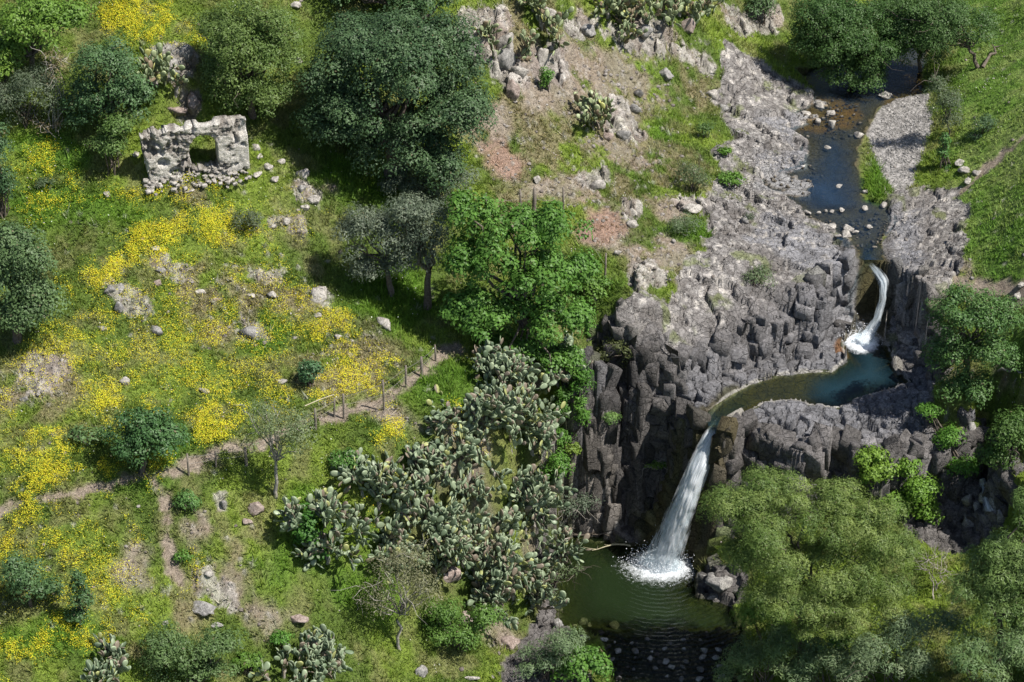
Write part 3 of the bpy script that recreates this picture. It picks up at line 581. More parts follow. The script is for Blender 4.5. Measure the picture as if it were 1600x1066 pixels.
# ---------------------------------------------------------------- grass and flowers
def scatter(n, seed, x0=-35, x1=39, y0=93, y1=166):
    r = np.random.default_rng(seed); x = r.uniform(x0, x1, n); y = r.uniform(y0, y1, n); z = gz(x, y)
    P = np.stack([x, y, z], 1); px, py, _ = project(P)
    return P[(px > -130) & (px < 1730) & (py > -110) & (py < 1160)], r
Gc = g
def gcol(P): return np.stack([samp(Gc[..., k], P[:, 0], P[:, 1]) for k in range(3)], 1)
grassy = (1-rkm)*(1-path)*(1-sm(.3, .7, gravel))*(1-sm_*.85)*(1-np.clip(crag, 0, 1)*.75)*notwater*(1-.75*leftrock)
def blades(name, label, n, seed, hmin, hmax, wid, dens, nb=3, bright=1.0, cat='grass'):
    P, r = scatter(n, seed); d = samp(dens, P[:, 0], P[:, 1]); P = P[r.random(len(P)) < d]; n = len(P)
    c = gcol(P)*bright; L = samp(lush, P[:, 0], P[:, 1]); hh = r.uniform(hmin, hmax, n)*(1+.3*L)*(1-.45*samp(rm, P[:, 0], P[:, 1]))*r.uniform(.6, 1.3, n)
    V = np.zeros((n, nb, 3, 3)); a = r.uniform(0, 6.283, (n, nb)); lean = r.uniform(.2, 1.3, (n, nb))
    off = np.stack([r.normal(0, .07, (n, nb)), r.normal(0, .07, (n, nb)), np.zeros((n, nb))], -1)
    b = P[:, None]+off; b[..., 2] -= .03; sd_ = np.stack([np.cos(a), np.sin(a), 0*a], -1); ld = np.stack([-np.sin(a), np.cos(a), 0*a], -1)
    h = hh[:, None]*r.uniform(.6, 1.1, (n, nb)); ww = wid*r.uniform(.6, 1.3, (n, nb))
    V[:, :, 0] = b-sd_*ww[..., None]; V[:, :, 1] = b+sd_*ww[..., None]; V[:, :, 2] = b+ld*(h*lean)[..., None]; V[:, :, 2, 2] += h
    cc = c[:, None, None, :]*r.uniform(.62, 1.55, (n, nb, 1, 1))*np.array([1, 1, 1.0])+0*V; cc = cc*(1+(r.random((n, nb, 1, 1))-.5)*.25*np.array([1, .2, .5]))
    Ft = np.arange(n*nb*3).reshape(-1, 3)
    return tag(mesh_arrays(name, V.reshape(-1, 3), Ft, M_grass, colr=np.clip(cc.reshape(-1, 3), .003, .8)), label, cat, kind='stuff')
blades('grass', 'short green and straw coloured grass over the valley slopes', 330000, 1, .10, .26, .022, grassy, 4, 1.15)
herb = grassy*(.25+.75*sm(.38, .6, fbm(X, Y, 1.4, 3, 300)+.1*lush))
blades('weeds', 'taller leafy weeds standing in the meadow', 150000, 2, .16, .40, .034, herb, 5, 1.0, cat='weeds')
flow = np.zeros(X.shape)
for e in [(205,28,72,26,.05,1),(150,10,60,14,0,.6),(262,60,40,16,0,.5),(250,372,85,24,-.35,1),(330,365,45,30,.3,1),(185,415,45,16,-.35,1),(95,315,55,16,.15,.7),(230,312,60,14,.1,.75),(290,330,60,14,.1,.6),(45,262,30,12,0,.8),(400,292,50,8,0,.7),(110,455,28,36,.1,.7),(110,540,36,52,0,.6),(150,575,40,14,0,.6),(192,630,30,24,0,.95),(340,680,36,24,0,.9),(110,740,60,22,-.2,1),(20,762,40,20,0,1),(60,690,30,14,0,.7),(10,660,24,30,0,.6),(50,815,70,22,.1,.8),(15,850,34,50,0,1),(100,870,70,30,.2,.7),(220,842,20,22,0,.8),(270,885,40,14,.3,1),(235,865,20,10,0,.8),(490,525,32,38,.5,.8),(465,485,16,30,0,.6),(430,500,30,30,0,.3),(612,678,34,24,.3,1),(590,655,34,10,0,.7),(715,658,28,14,0,.7),(60,1010,70,22,-.3,.8),(110,990,40,12,-.3,.9),(20,1050,40,16,0,.5),(530,600,60,30,-.2,.7),(560,580,40,20,0,.5),(330,545,26,30,0,.55),(320,430,70,26,.2,.4),(310,600,40,14,0,.5),(440,640,40,20,0,.45),(230,560,200,120,0,.4),(300,470,220,90,0,.34),(100,900,120,90,0,.5),(400,330,80,40,0,.3),(1580,240,30,16,0,.5),(1540,130,50,30,0,.3),(1170,100,30,40,0,.3),(1090,160,40,20,0,.3),(990,250,30,14,0,.25),(40,720,120,40,0,.4),(1500,380,20,40,0,.3),(200,740,60,30,-.2,.6)]:
    region(ell(*e[:5]), 1.0, 2.3, out=flow, val=e[5])
fn = fbm(X, Y, .8, 3, 400)
flow = flow*sm(.30, .64, fn*.75+.25*n8+.20*(flow-.5))*(1-path)*notwater*(1-rkm)
def flowers(name, label, n, seed, dens, c, smin, smax, cat='flowers', lift=.2, box=(-35, 39, 93, 166)):
    P, r = scatter(n, seed, *box); d = samp(dens, P[:, 0], P[:, 1]); P = P[r.random(len(P)) < d]; n = len(P)
    P[:, 2] += r.uniform(.08, .08+lift, n); a = r.uniform(0, 6.283, n); sz = r.uniform(smin, smax, n)
    nrm = np.stack([r.normal(0, .45, n), r.normal(-.15, .45, n), np.ones(n)], 1); nrm /= np.linalg.norm(nrm, axis=1)[:, None]
    t = np.cross(nrm, np.stack([np.cos(a), np.sin(a), 0*a], 1)); t /= np.linalg.norm(t, axis=1)[:, None]; b = np.cross(nrm, t)
    k = np.arange(4)*2*math.pi/4
    V = P[:, None]+sz[:, None, None]*(np.cos(k)[None, :, None]*t[:, None]+np.sin(k)[None, :, None]*b[:, None])
    cc = np.array(c)[None]*r.uniform(.6, 1.15, (n, 1)); cc[:, 1] *= r.uniform(.78, 1.14, n); P[:, 2] += r.uniform(-.1, .12, n); cc = np.repeat(np.clip(cc, 0, .95), 4, 0)
    return tag(mesh_arrays(name, V.reshape(-1, 3), np.arange(n*4).reshape(-1, 4), M_petal, colr=cc), label, cat, kind='stuff')
flowers('yellow_flowers', 'drifts of bright yellow daisies across the meadow', 2900000, 3, flow*(.5+.45*flow), (.80,.755,.055), .013, .028, box=(-36, 6, 93, 148))
flowers('white_flowers', 'sparse white daisies among the grass', 60000, 4, grassy*.3*sm(.55, .75, fbm(X, Y, 2, 3, 500)), (.75,.75,.68), .02, .04)

#OBJECTS
# ---------------------------------------------------------------- basalt blocks over the steep rock faces
def cube_tpl(k=2):
    bm = bmesh.new(); bmesh.ops.create_cube(bm, size=2); bmesh.ops.bevel(bm, geom=bm.edges[:], offset=.16, segments=1, affect='EDGES')
    bmesh.ops.triangulate(bm, faces=bm.faces[:]); V = np.array([v.co[:] for v in bm.verts]); Fc = np.array([[v.index for v in f.verts] for f in bm.faces]); bm.free(); return V, Fc
CV, CF = cube_tpl()
def blocks():
    r = np.random.default_rng(5)
    n = 80000; x = r.uniform(3, 33, n); y = r.uniform(96, 146, n); z = samp(Z, x, y); rk_ = samp(rock, x, y); nw = samp(notwater, x, y); z0 = samp(Z0, x, y)
    e_ = .45; gxx = (samp(Z, x+e_, y)-samp(Z, x-e_, y))/(2*e_); gyy = (samp(Z, x, y+e_)-samp(Z, x, y-e_))/(2*e_); gxx = .5*gxx+.5*samp(gx_, x, y); gyy = .5*gyy+.5*samp(gy_, x, y); stp = np.hypot(gxx, gyy)
    sw_ = samp(slw, x, y)
    # several levels up a steep face: spread the samples over the slope, not over its plan
    ok = (rk_ > .4) & (nw > .3) & ((z0 < 12.3) | (z0 < 13.4) & (stp > 1.5)) & ((stp > 1.2+.5*sm(10.4, 11.4, z0)) | (sw_ > .5) & (stp > .9))
    x, y, z, gxx, gyy, stp = (a[ok] for a in (x, y, z, gxx, gyy, stp))
    px, py, _ = project(np.stack([x, y, z], 1)); k = (px > 860) & (px < 1660) & (py > 420) & (py < 1100)
    x, y, z, gxx, gyy, stp = (a[k] for a in (x, y, z, gxx, gyy, stp))
    rep = np.clip(np.round(np.sqrt(1+stp**2)*1.2), 1, 9).astype(int)
    x = np.repeat(x, rep); y = np.repeat(y, rep); z = np.repeat(z, rep); gxx = np.repeat(gxx, rep); gyy = np.repeat(gyy, rep); stp = np.repeat(stp, rep)
    x = x+r.normal(0, .06, len(x)); y = y+r.normal(0, .06, len(x)); z = samp(Z, x, y)
    o = r.permutation(len(x)); cells = {}; keep = []
    for i in o:
        rad = (.75, .55, .42)[r.integers(0, 3)]
        c = (int(x[i]//.6), int(y[i]//.6), int(z[i]//.6)); bad = False
        for a in (-1, 0, 1):
            for b in (-1, 0, 1):
                for d in (-1, 0, 1):
                    for j in cells.get((c[0]+a, c[1]+b, c[2]+d), ()):
                        if (x[i]-x[j])**2+(y[i]-y[j])**2+((z[i]-z[j])*.62)**2 < rad*rad*(.62 if stp[i] < 1.65 else 1): bad = True; break
                    if bad: break
                if bad: break
            if bad: break
        if not bad: cells.setdefault(c, []).append(i); keep.append(i)
    keep = np.array(keep); x, y, z, gxx, gyy, stp = (a[keep] for a in (x, y, z, gxx, gyy, stp)); n = len(x)
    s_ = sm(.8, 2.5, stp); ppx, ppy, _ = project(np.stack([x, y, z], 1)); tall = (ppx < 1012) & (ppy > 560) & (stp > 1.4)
    nor = np.stack([-gxx, -gyy, np.ones(n)], 1); nor /= np.linalg.norm(nor, axis=1)[:, None]
    yaw = fbm(x, y, 5, 2, 71)*5+r.normal(0, .15, n)
    hw = r.uniform(.30, .62, n); hd = r.uniform(.30, .60, n); hh = r.uniform(.26, .5, n)*(1+1.1*s_*r.random(n))
    small_ = np.where(s_ < .45, .74, 1.0); hw = hw*small_; hd = hd*small_; hh = hh*small_
    hw = np.where(tall, r.uniform(.26, .42, n), hw); hd = np.where(tall, r.uniform(.3, .45, n), hd); hh = np.where(tall, r.uniform(.8, 1.9, n), hh)
    Vl = CV[None]*(1+r.normal(0, .10, (n, len(CV), 3)))
    # taper and skew every block differently
    Vl = Vl.copy(); Vl[..., 0] *= 1-.18*Vl[..., 2]*r.uniform(-.4, 1, (n, 1)); Vl[..., 1] *= 1-.18*Vl[..., 2]*r.uniform(-.4, 1, (n, 1))
    Vl[..., 2] += Vl[..., 0]*(r.normal(0, .22, n)*np.where(tall, .25, 1))[:, None]+Vl[..., 1]*(r.normal(0, .22, n)*np.where(tall, .25, 1))[:, None]
    Vl = Vl*np.stack([hw, hd, hh], 1)[:, None]
    c, s = np.cos(yaw)[:, None], np.sin(yaw)[:, None]
    Xr = Vl[..., 0]*c-Vl[..., 1]*s; Yr = Vl[..., 0]*s+Vl[..., 1]*c; Zr = Vl[..., 2]
    tx = (-gxx*.12*(1-s_)+r.normal(0, .09, n))[:, None]; ty = (-gyy*.12*(1-s_)+r.normal(0, .09, n))[:, None]
    Xo = Xr+Zr*tx; Yo = Yr+Zr*ty; Zo = Zr-Xr*tx-Yr*ty
    cen = np.stack([x, y, z], 1)-nor*(.22+.26*r.random(n))[:, None]-np.array([0, 0, 1])*(hh*(.35*(1-s_)+.3*s_))[:, None]
    V = np.stack([Xo, Yo, Zo], -1)+cen[:, None]
    cc = np.stack([samp(Gc[..., k], x, y) for k in range(3)], 1)*r.uniform(.72, 1.25, (n, 1))*np.where(tall, .62, 1)[:, None]; cc = np.repeat(cc, len(CV), 0)  # tall blocks left of the fall get the cliff's shade in their colour
    Fb = (np.arange(n)[:, None, None]*len(CV)+CF[None]).reshape(-1, 3)
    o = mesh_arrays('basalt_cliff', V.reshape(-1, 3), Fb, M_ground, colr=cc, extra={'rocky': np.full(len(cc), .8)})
    tag(o, 'jointed dark basalt blocks making up the cliff faces beside the falls', 'cliff', kind='structure')
    print('blocks', n)
blocks()

# ---------------------------------------------------------------- boulders and stones
def ico(k):
    bm = bmesh.new(); bmesh.ops.create_icosphere(bm, subdivisions=k, radius=1); V = np.array([v.co[:] for v in bm.verts]); Fc = np.array([[v.index for v in f.verts] for f in bm.faces]); bm.free(); return V, Fc
ICO = {2: ico(2), 3: ico(3), 4: ico(4)}
def boulder(name, label, px, py, rpx, mat, sq=(1, .8, .7), yaw=0, sink=.3, group=None, cat='boulder', seed=None, world=None, cuts=13):
    r = np.random.default_rng(int(px*7+py*13) if seed is None else seed)
    p = pt(px, py) if world is None else np.array(world, float)
    R_ = rpx*mpp(p)
    V, Fc = ICO[2 if rpx < 5 else 3]; V = V.copy()
    for _ in range(cuts):
        d = r.normal(0, 1, 3); d /= np.linalg.norm(d); lim = r.uniform(.42, .82); t = V@d; V -= d[None]*np.clip(t-lim, 0, None)[:, None]*.92
    nz = fbm(V[:, 0]*2+V[:, 2]*1.7+50+seed if seed else V[:, 0]*2+V[:, 2]*1.7+px, V[:, 1]*2+V[:, 2]+py, .6, 3, 5)-.5
    V *= (1+nz*.35+(fbm(V[:, 0]*5+px, V[:, 1]*5+V[:, 2]*4, 1, 2, 9)-.5)*.22)[:, None]; V *= np.array(sq)*R_*1.05
    c, s_ = math.cos(yaw), math.sin(yaw); V = np.stack([V[:, 0]*c-V[:, 1]*s_, V[:, 0]*s_+V[:, 1]*c, V[:, 2]], 1)
    o = mesh_arrays(name, V, Fc, mat); h = V[:, 2].max()
    # picture position given is the middle of the stone
    q = on_plane(px, py, p[2]+h*(1-sink)*.45) if world is None else p
    z = gz(q[0], q[1]) if world is None else p[2]
    o.location = (q[0], q[1], z+h*(1-sink)-h*.45)
    return tag(o, label, cat, group)
MB = 'boulders lying in the meadow'
for a in [
 ('large pointed grey boulder standing alone in the lower meadow',395,519,20,M_rock,(1,.8,.85),.3),
 ('long flat grey slab lying tilted left of the pointed boulder',243,516,16,M_rock,(1.05,.45,.4),-.5),
 ('pale boulder with a brown hollow in the grass left of the bright green tree',600,508,17,M_palerock,(1.05,.6,.65),-.6),
 ('small white stone above a drift of yellow flowers at left',195,595,10,M_palerock,(1,.8,.8),0),
 ('dark topped stone sunk in the grass right of the white stone',319,612,10,M_rock,(1,.7,.6),0),
 ('low pale stone just left of the small round dark shrub',440,597,10,M_palerock,(1.1,.7,.5),0),
 ('broad pale outcrop boulder at the foot of the olive shade',500,460,20,M_palerock,(.9,.8,.8),.5),
 ('small pale stone below the broad outcrop at the olive shade',497,495,9,M_palerock,(1,.7,.6),0),
 ('knobbly grey boulder, topmost of the outcrop in the left meadow',170,455,11,M_rock,(1,.8,.8),0),
 ('knobbly grey boulder, right one of the outcrop in the left meadow',188,452,11,M_rock,(1,.8,.8),1),
 ('grey rock at the lower end of the outcrop in the left meadow',186,478,12,M_rock,(.9,.8,.9),2),
 ('small grey rock under the outcrop in the left meadow',160,512,8,M_rock,(1.2,.7,.6),0),
 ('half buried grey rock in the middle of the yellow flower belt',252,424,9,M_rock,(1,.8,.7),0),
 ('half buried brown rock right below the yellow flower belt',245,442,8,M_redrock,(1,.8,.7),0),
 ('cream stone among the brightest yellow flowers',242,390,9,M_palerock,(1.2,.7,.4),0),
 ('flat pale rock right of the flower belt in dry grass',312,455,10,M_palerock,(1.1,.7,.5),0),
 ('low pink grey rock near the centre of the dry grass',337,468,9,M_redrock,(1.1,.7,.5),0),
 ('pale rock between the dry grass and the olive shade, left one',391,464,9,M_palerock,(.9,.7,.7),0),
 ('pale rock between the dry grass and the olive shade, right one',426,462,10,M_palerock,(.9,.7,.7),0),
 ('pale rounded stone beside the grey green bush under the ruin',447,345,10,M_palerock,(1,.8,.7),0),
 ('pair stone, left of the rounded stone near the grey green bush',425,352,8,M_palerock,(1,.8,.7),0),
 ('tall grey boulder at the track end right of the ruin',474,272,12,M_palerock,(1,.7,.9),0),
 ('dark grey boulder under the tall one right of the ruin',470,292,10,M_rock,(.9,.7,.9),0),
 ('rounded pale boulder right of the dark grey one below the track',489,312,12,M_palerock,(1.1,.8,.7),0),
 ('small pale boulder near the shade edge of the dark oak',476,326,8,M_palerock,(1,.8,.6),0),
 ('lone white stone in the flowers below the ruin at left',166,303,8,M_palerock,(1,.8,.7),0),
 ('flat pale stone in grass straight under the ruin',293,299,11,M_palerock,(1.3,.6,.35),0),
 ('brown square boulder above the cactus thicket beside the thin tree',399,793,14,M_redrock,(1,.8,.95),.4),
 ('small brown rock leaning under the square boulder',386,816,9,M_redrock,(1,.8,.8),0),
 ('grey upright rock left of the square brown boulder',349,785,11,M_rock,(.6,.7,1.3),.3),
 ('flat tawny boulder on the bare earth track at the bottom',465,966,15,M_redrock,(1.15,.7,.5),-.3),
 ('large smooth grey slab in the lower left slope',315,945,20,M_rock,(1.1,.8,.45),-.5),
 ('pale round stone near the top of the lower left slope',328,898,10,M_palerock,(1,.8,.5),0),
 ('grey stone at the right foot of the smooth slab',337,977,10,M_rock,(1.2,.7,.5),0),
 ('pale yellow round stone left of the smooth slab',257,972,6,M_palerock,(1,.9,.8),0),
 ('grey stone half hidden by grass at the left edge path',38,625,8,M_rock,(1,.8,.6),0),
 ('pale stone in the far grass above the fence path, by the reddish weeds',528,527,9,M_palerock,(1,.7,.6),0),
 ('tiny pale rock left of the thin fence post over the path',548,556,7,M_palerock,(1.2,.7,.5),0)]:
    boulder('boulder', a[0], a[1], a[2], a[3], a[4], a[5], a[6], group=MB)
UB = 'crag boulders on the upper slope'
for a in [
 ('grey crag block beside the dark oak at the top',735,60,22,M_rock,(.8,.9,1.2),.3),('pale split crag block under the top cactus',790,55,24,M_palerock,(.7,.9,1.5),.2),
 ('long leaning purple grey crag left of the upper cacti',790,85,26,M_rock,(.7,.8,1.3),-.5),('pale tilted slab right of the leaning crag',812,110,20,M_palerock,(.8,.7,1.0),-.6),
 ('wedge shaped brown crag at the foot of the upper cacti',800,130,17,M_redrock,(.7,.8,1.3),0),('white lichened tall rock in the middle of the upper slope',848,85,19,M_palerock,(.7,.8,1.5),.1),
 ('square grey rock right of the white lichened one',920,45,16,M_rock,(1,.8,.8),0),('pale block near the top edge left of the cacti row',855,15,16,M_palerock,(1,.8,1),0),
 ('grey block under the cacti row at the top',1005,45,16,M_rock,(1,.8,1),0),('red stained block at the right end of the cacti row',1075,40,17,M_redrock,(1,.8,1),0),
 ('dark heap rock in the middle of the upper slope',997,143,10,M_wet,(1,.9,.8),0),('dark rock below the heap',990,168,11,M_rock,(1,.8,1),0),
 ('dark knobbly rock at the low end of the stone line',975,205,14,M_rock,(1,.8,.7),0),('grey rock uphill of the stone line',1040,115,13,M_rock,(1.1,.8,.8),0),
 ('brown rock beside the stone line',950,215,10,M_redrock,(1,.8,.8),0),('pale rock over the red soil, upper one',935,292,14,M_palerock,(.9,.8,.9),0),
 ('pale rock beside the red soil at the right',990,325,10,M_palerock,(.7,.8,1),0),('grey rock beside the red soil, lower one',985,350,13,M_palerock,(1,.8,.7),0),
 ('pale rock sitting at the fence near the tree crown',838,282,9,M_palerock,(.8,.8,.9),0),('white stone on the red soil slope',966,395,7,M_palerock,(1,.8,.6),0),
 ('pale round rock at the bank above the grey shrub',1112,148,13,M_palerock,(1,.8,.9),0),('grey dark rimmed rock by the bank grass',1130,165,10,M_rock,(1,.8,.9),0),
 ('grey rock under the pale bank shrub',1080,322,15,M_palerock,(1.2,.8,.6),0),('dark round rock on the pale bank',1165,345,8,M_rock,(1,.9,.9),0),
 ('grey cliff block behind the ruin, large smooth one',262,103,20,M_rock,(1,.8,1),.2),('dark cliff block behind the ruin at the top right',290,80,14,M_rock,(.9,.8,1),.5),
 ('brown rock in the shade above the ruin arch',298,140,16,M_redrock,(.8,.8,1.5),0),('low brown rock just above the ruin wall top',275,170,14,M_redrock,(1.2,.8,.8),0),
 ('pale rock in the upper grass left of the dark oak',462,8,10,M_palerock,(1.2,.8,.7),0),('small grey rock against the oak at the left',465,95,8,M_palerock,(1,.8,.8),0)]:
    boulder('boulder', a[0], a[1], a[2], a[3], a[4], a[5], a[6], group=UB, sink=.25)
LB = 'boulders by the lower pool'
for a in [
 ('pale pink boulder at the outlet shore of the lower pool',910,973,10,M_palerock,(1,.7,.8),.9),('small pale stone left of the pink boulder',897,978,5,M_palerock,(1,.8,.7),0),
 ('pale stone right of the pink boulder',921,978,6,M_palerock,(1,.8,.7),0),('mossy cream rock in the pool outlet',960,980,13,M_palerock,(1,.8,.6),0),
 ('white flat stone under the mossy rock',944,1000,6,M_palerock,(1.2,.8,.5),0),('grey flat stone under the pink boulder',912,996,8,M_palerock,(1.2,.8,.5),0),
 ('white stone right of the mossy rock',989,984,4,M_palerock,(1,.8,.7),0),('light stone near the outlet willow',950,1009,5,M_palerock,(1,.8,.7),0),
 ('grey angular rock at the pool left shore under cacti',868,952,12,M_rock,(1.1,.8,.6),0),('grey angular rock lower on the pool left shore',872,975,14,M_rock,(.9,.8,.7),.5),
 ('cracked grey rock mass right of the waterfall foot',1130,900,26,M_rock,(1.1,.9,.65),.3),('rounded grey rock in front of the cracked mass',1118,925,14,M_rock,(1.2,.8,.6),0),
 ('wet rock beside the side trickle of the fall',1098,905,12,M_wet,(.8,.8,1.1),0),
 ('tawny bluff boulder under the cactus thicket',705,895,24,M_redrock,(1,.8,.9),0),('brown boulder below the tawny bluff',728,965,18,M_redrock,(1,.8,.6),0),
 ('pale rock on the bottom bank near the willow',735,1062,10,M_palerock,(1.4,.7,.5),0),('brown rock on the bottom bank',795,1005,22,M_redrock,(1.2,.8,.5),.3),('grey rock at the foot of the thin bottom tree',655,1050,14,M_rock,(1,.8,.8),0)]:
    boulder('boulder', a[0], a[1], a[2], a[3], a[4], a[5], a[6], group=LB)
r = np.random.default_rng(33)
ORD = ['first', 'second', 'third', 'fourth', 'fifth', 'sixth', 'seventh']
for i in range(35):                                     # stones lying in the shaded outlet
    ro, co = divmod(i, 7); px = 962+co*27+r.uniform(-9, 9); py = 1002+ro*14+r.uniform(-4, 4); p = on_plane(px, py, LOW+.02); dk = r.random() < .45
    boulder('stone', '%s stone from the left in the %s row of stones in the dark outlet' % (ORD[co], ['back', 'second', 'middle', 'fourth', 'front'][ro]), px, py, r.uniform(3, 9), M_wet if dk else M_rock, (1, .8, .6), r.uniform(0, 3), group='stones in the pool outlet', cat='stone', seed=900+i, world=(p[0], p[1], LOW-.05))
for i, (px, py, s_, lb) in enumerate([(1262,332,6,'first white stepping stone from the left bank'),(1279,332,4,'second white stepping stone from the left bank'),(1290,329,4.5,'third stepping stone from the left bank'),(1300,330,4,'fourth stepping stone, low and flat'),(1316,328,6,'fifth stepping stone, round and pale'),(1352,324,7,'big last stepping stone beside the grass islet'),(1380,320,7,'flat pale stone at the foot of the grass islet'),
   (1276,352,6,'flat pale stone below the stepping stones at the left bank'),(1301,354,8,'long pale stone topping the riffle pile'),(1325,357,9,'large grey stone at the centre of the riffle pile'),(1323,367,10,'largest grey stone of the riffle pile'),(1310,368,5,'small tan stone left of the largest riffle stone'),(1337,362,5,'small tan stone right of the riffle pile'),(1358,355,6,'lone pale stone right of the riffle pile'),
   (1300,176,9,'white stone in the amber shallows, upper one'),(1300,194,11,'white pointed stone in the amber shallows'),(1277,190,7,'flat white stone left of the pointed one'),(1263,146,10,'pale shelf stone at the top of the shallows'),(1282,163,10,'cream shelf stone by the amber water'),(1260,178,10,'low cream shelf stone left in the amber water'),(1343,211,9,'round grey stone at the gravel bar edge'),(1384,148,12,'pale sandy stone at the amber outlet'),(1293,230,5,'small stone awash in mid stream'),(1312,290,6,'flat stone awash above the stepping stones'),(1352,300,6,'pale stone at the islet edge')]):
    p = on_plane(px, py, UPP+.05)
    boulder('stone', lb, px, py, s_, M_palerock, (1.15, .9, .6), .3*i, group='stones in the upper stream', cat='stone', seed=50+i, world=(p[0], p[1], UPP+.02))
for i, (px, py, s_, zz, lb) in enumerate([(1540,775,13,4.2,'white glistening boulder by the side trickle'),(1556,792,12,3.6,'grey boulder under the white glistening one'),(1570,768,15,4.8,'dark boulder right of the side trickle'),(1512,780,13,4.2,'upright dark basalt stump left of the side trickle'),(1526,792,12,3.8,'second basalt stump closer to the side trickle'),(1560,740,16,5.6,'dark jutting boulder above the side trickle'),(1512,820,16,3.2,'grey rounded boulder under the basalt stumps'),(1535,700,13,7,'grey boulder high in the right gully'),(1520,665,14,8,'grey boulder at the head of the right gully')]):
    boulder('boulder', lb, px, py, s_, M_palerock if i == 0 else M_rock, (.9, .8, 1.1), .4*i, group='boulders in the right gully')
# steps and wall stones beside the right bank track
for i, (px, py, s_, lb) in enumerate([(1500,255,9,'pale block at the head of the little stone steps'),(1508,266,10,'pale block, second of the little stone steps'),(1526,270,9,'flat slab where the right track meets the steps'),(1512,282,8,'lowest block of the little stone steps'),(1590,462,9,'grey slab stacked at the right edge'),(1596,447,8,'grey slab on top of the stack at the right edge')]):
    boulder('boulder', lb, px, py, s_, M_palerock, (1.1, .9, .6), .2*i, group='dry stone blocks by the right track')

def rubble(name, label, n, seed, dens, smin, smax, cols, box=(-35, 39, 93, 166), zoff=0):
    P, r = scatter(n, seed, *box); d = samp(dens, P[:, 0], P[:, 1]); P = P[r.random(len(P)) < d]; n = len(P)
    V0, F0 = ICO[1]; sz = smin+(smax-smin)*r.random(n)**2.5; a = r.uniform(0, 6.28, n)
    V = V0[None]*(1+r.normal(0, .16, (n, len(V0), 3)))*sz[:, None, None]*np.stack([r.uniform(.8, 1.4, n), r.uniform(.7, 1.1, n), r.uniform(.45, .8, n)], 1)[:, None]
    c, s_ = np.cos(a)[:, None], np.sin(a)[:, None]; V = np.stack([V[..., 0]*c-V[..., 1]*s_, V[..., 0]*s_+V[..., 1]*c, V[..., 2]], -1)+P[:, None]+np.array([0, 0, zoff])
    t = r.random((n, 1)); cc = np.array(cols[0])*(1-t)+np.array(cols[1])*t
    o = mesh_arrays(name, V.reshape(-1, 3), (np.arange(n)[:, None, None]*len(V0)+F0[None]).reshape(-1, 3), M_ground, colr=np.repeat(cc, len(V0), 0)); return tag(o, label, name.replace('_', ' '), kind='stuff')
ICO[1] = ico(1)
rubble('rubble', 'loose small stones strewn over bare soil, crags and dry turf', 60000, 41, np.clip((soil*.5+crag*.7+leftrock*.8+dry*.12+.015)*(1-path*.8)*notwater, 0, 1)*(1-.6*rkm), .03, .17, ((.20,.17,.15), (.42,.39,.36)))
rubble('pebbles', 'pale pebbles of the gravel bar and the shallow banks', 90000, 42, np.clip(gravel*.9+rock*bl*.05+rock*pale*.06, 0, 1)*notwater, .025, .10, ((.22,.21,.20), (.46,.44,.42)), box=(8, 34, 118, 160))
riff = region([(1258,338),(1392,332),(1388,402),(1335,392),(1300,360)], .4, .5); region(ell(1300,185,60,34,.1), .5, .6, out=riff, val=.5); region(ell(1240,275,60,26,.2), .5, .6, out=riff, val=.5)
rubble('river_stones', 'brown cobbles breaking the surface of the riffle and shallows', 26000, 43, riff*near_level(UPP, WP_UP, 0, .2)*.5, .04, .17, ((.07,.06,.045), (.26,.23,.19)), box=(10, 34, 118, 160), zoff=.06)
rubble('river_stones', 'dark cobbles in the shaded outlet of the green pool', 9000, 44, outl*ml*.6, .05, .2, ((.025,.022,.02), (.10,.09,.08)), box=(2, 20, 93, 112), zoff=.1)
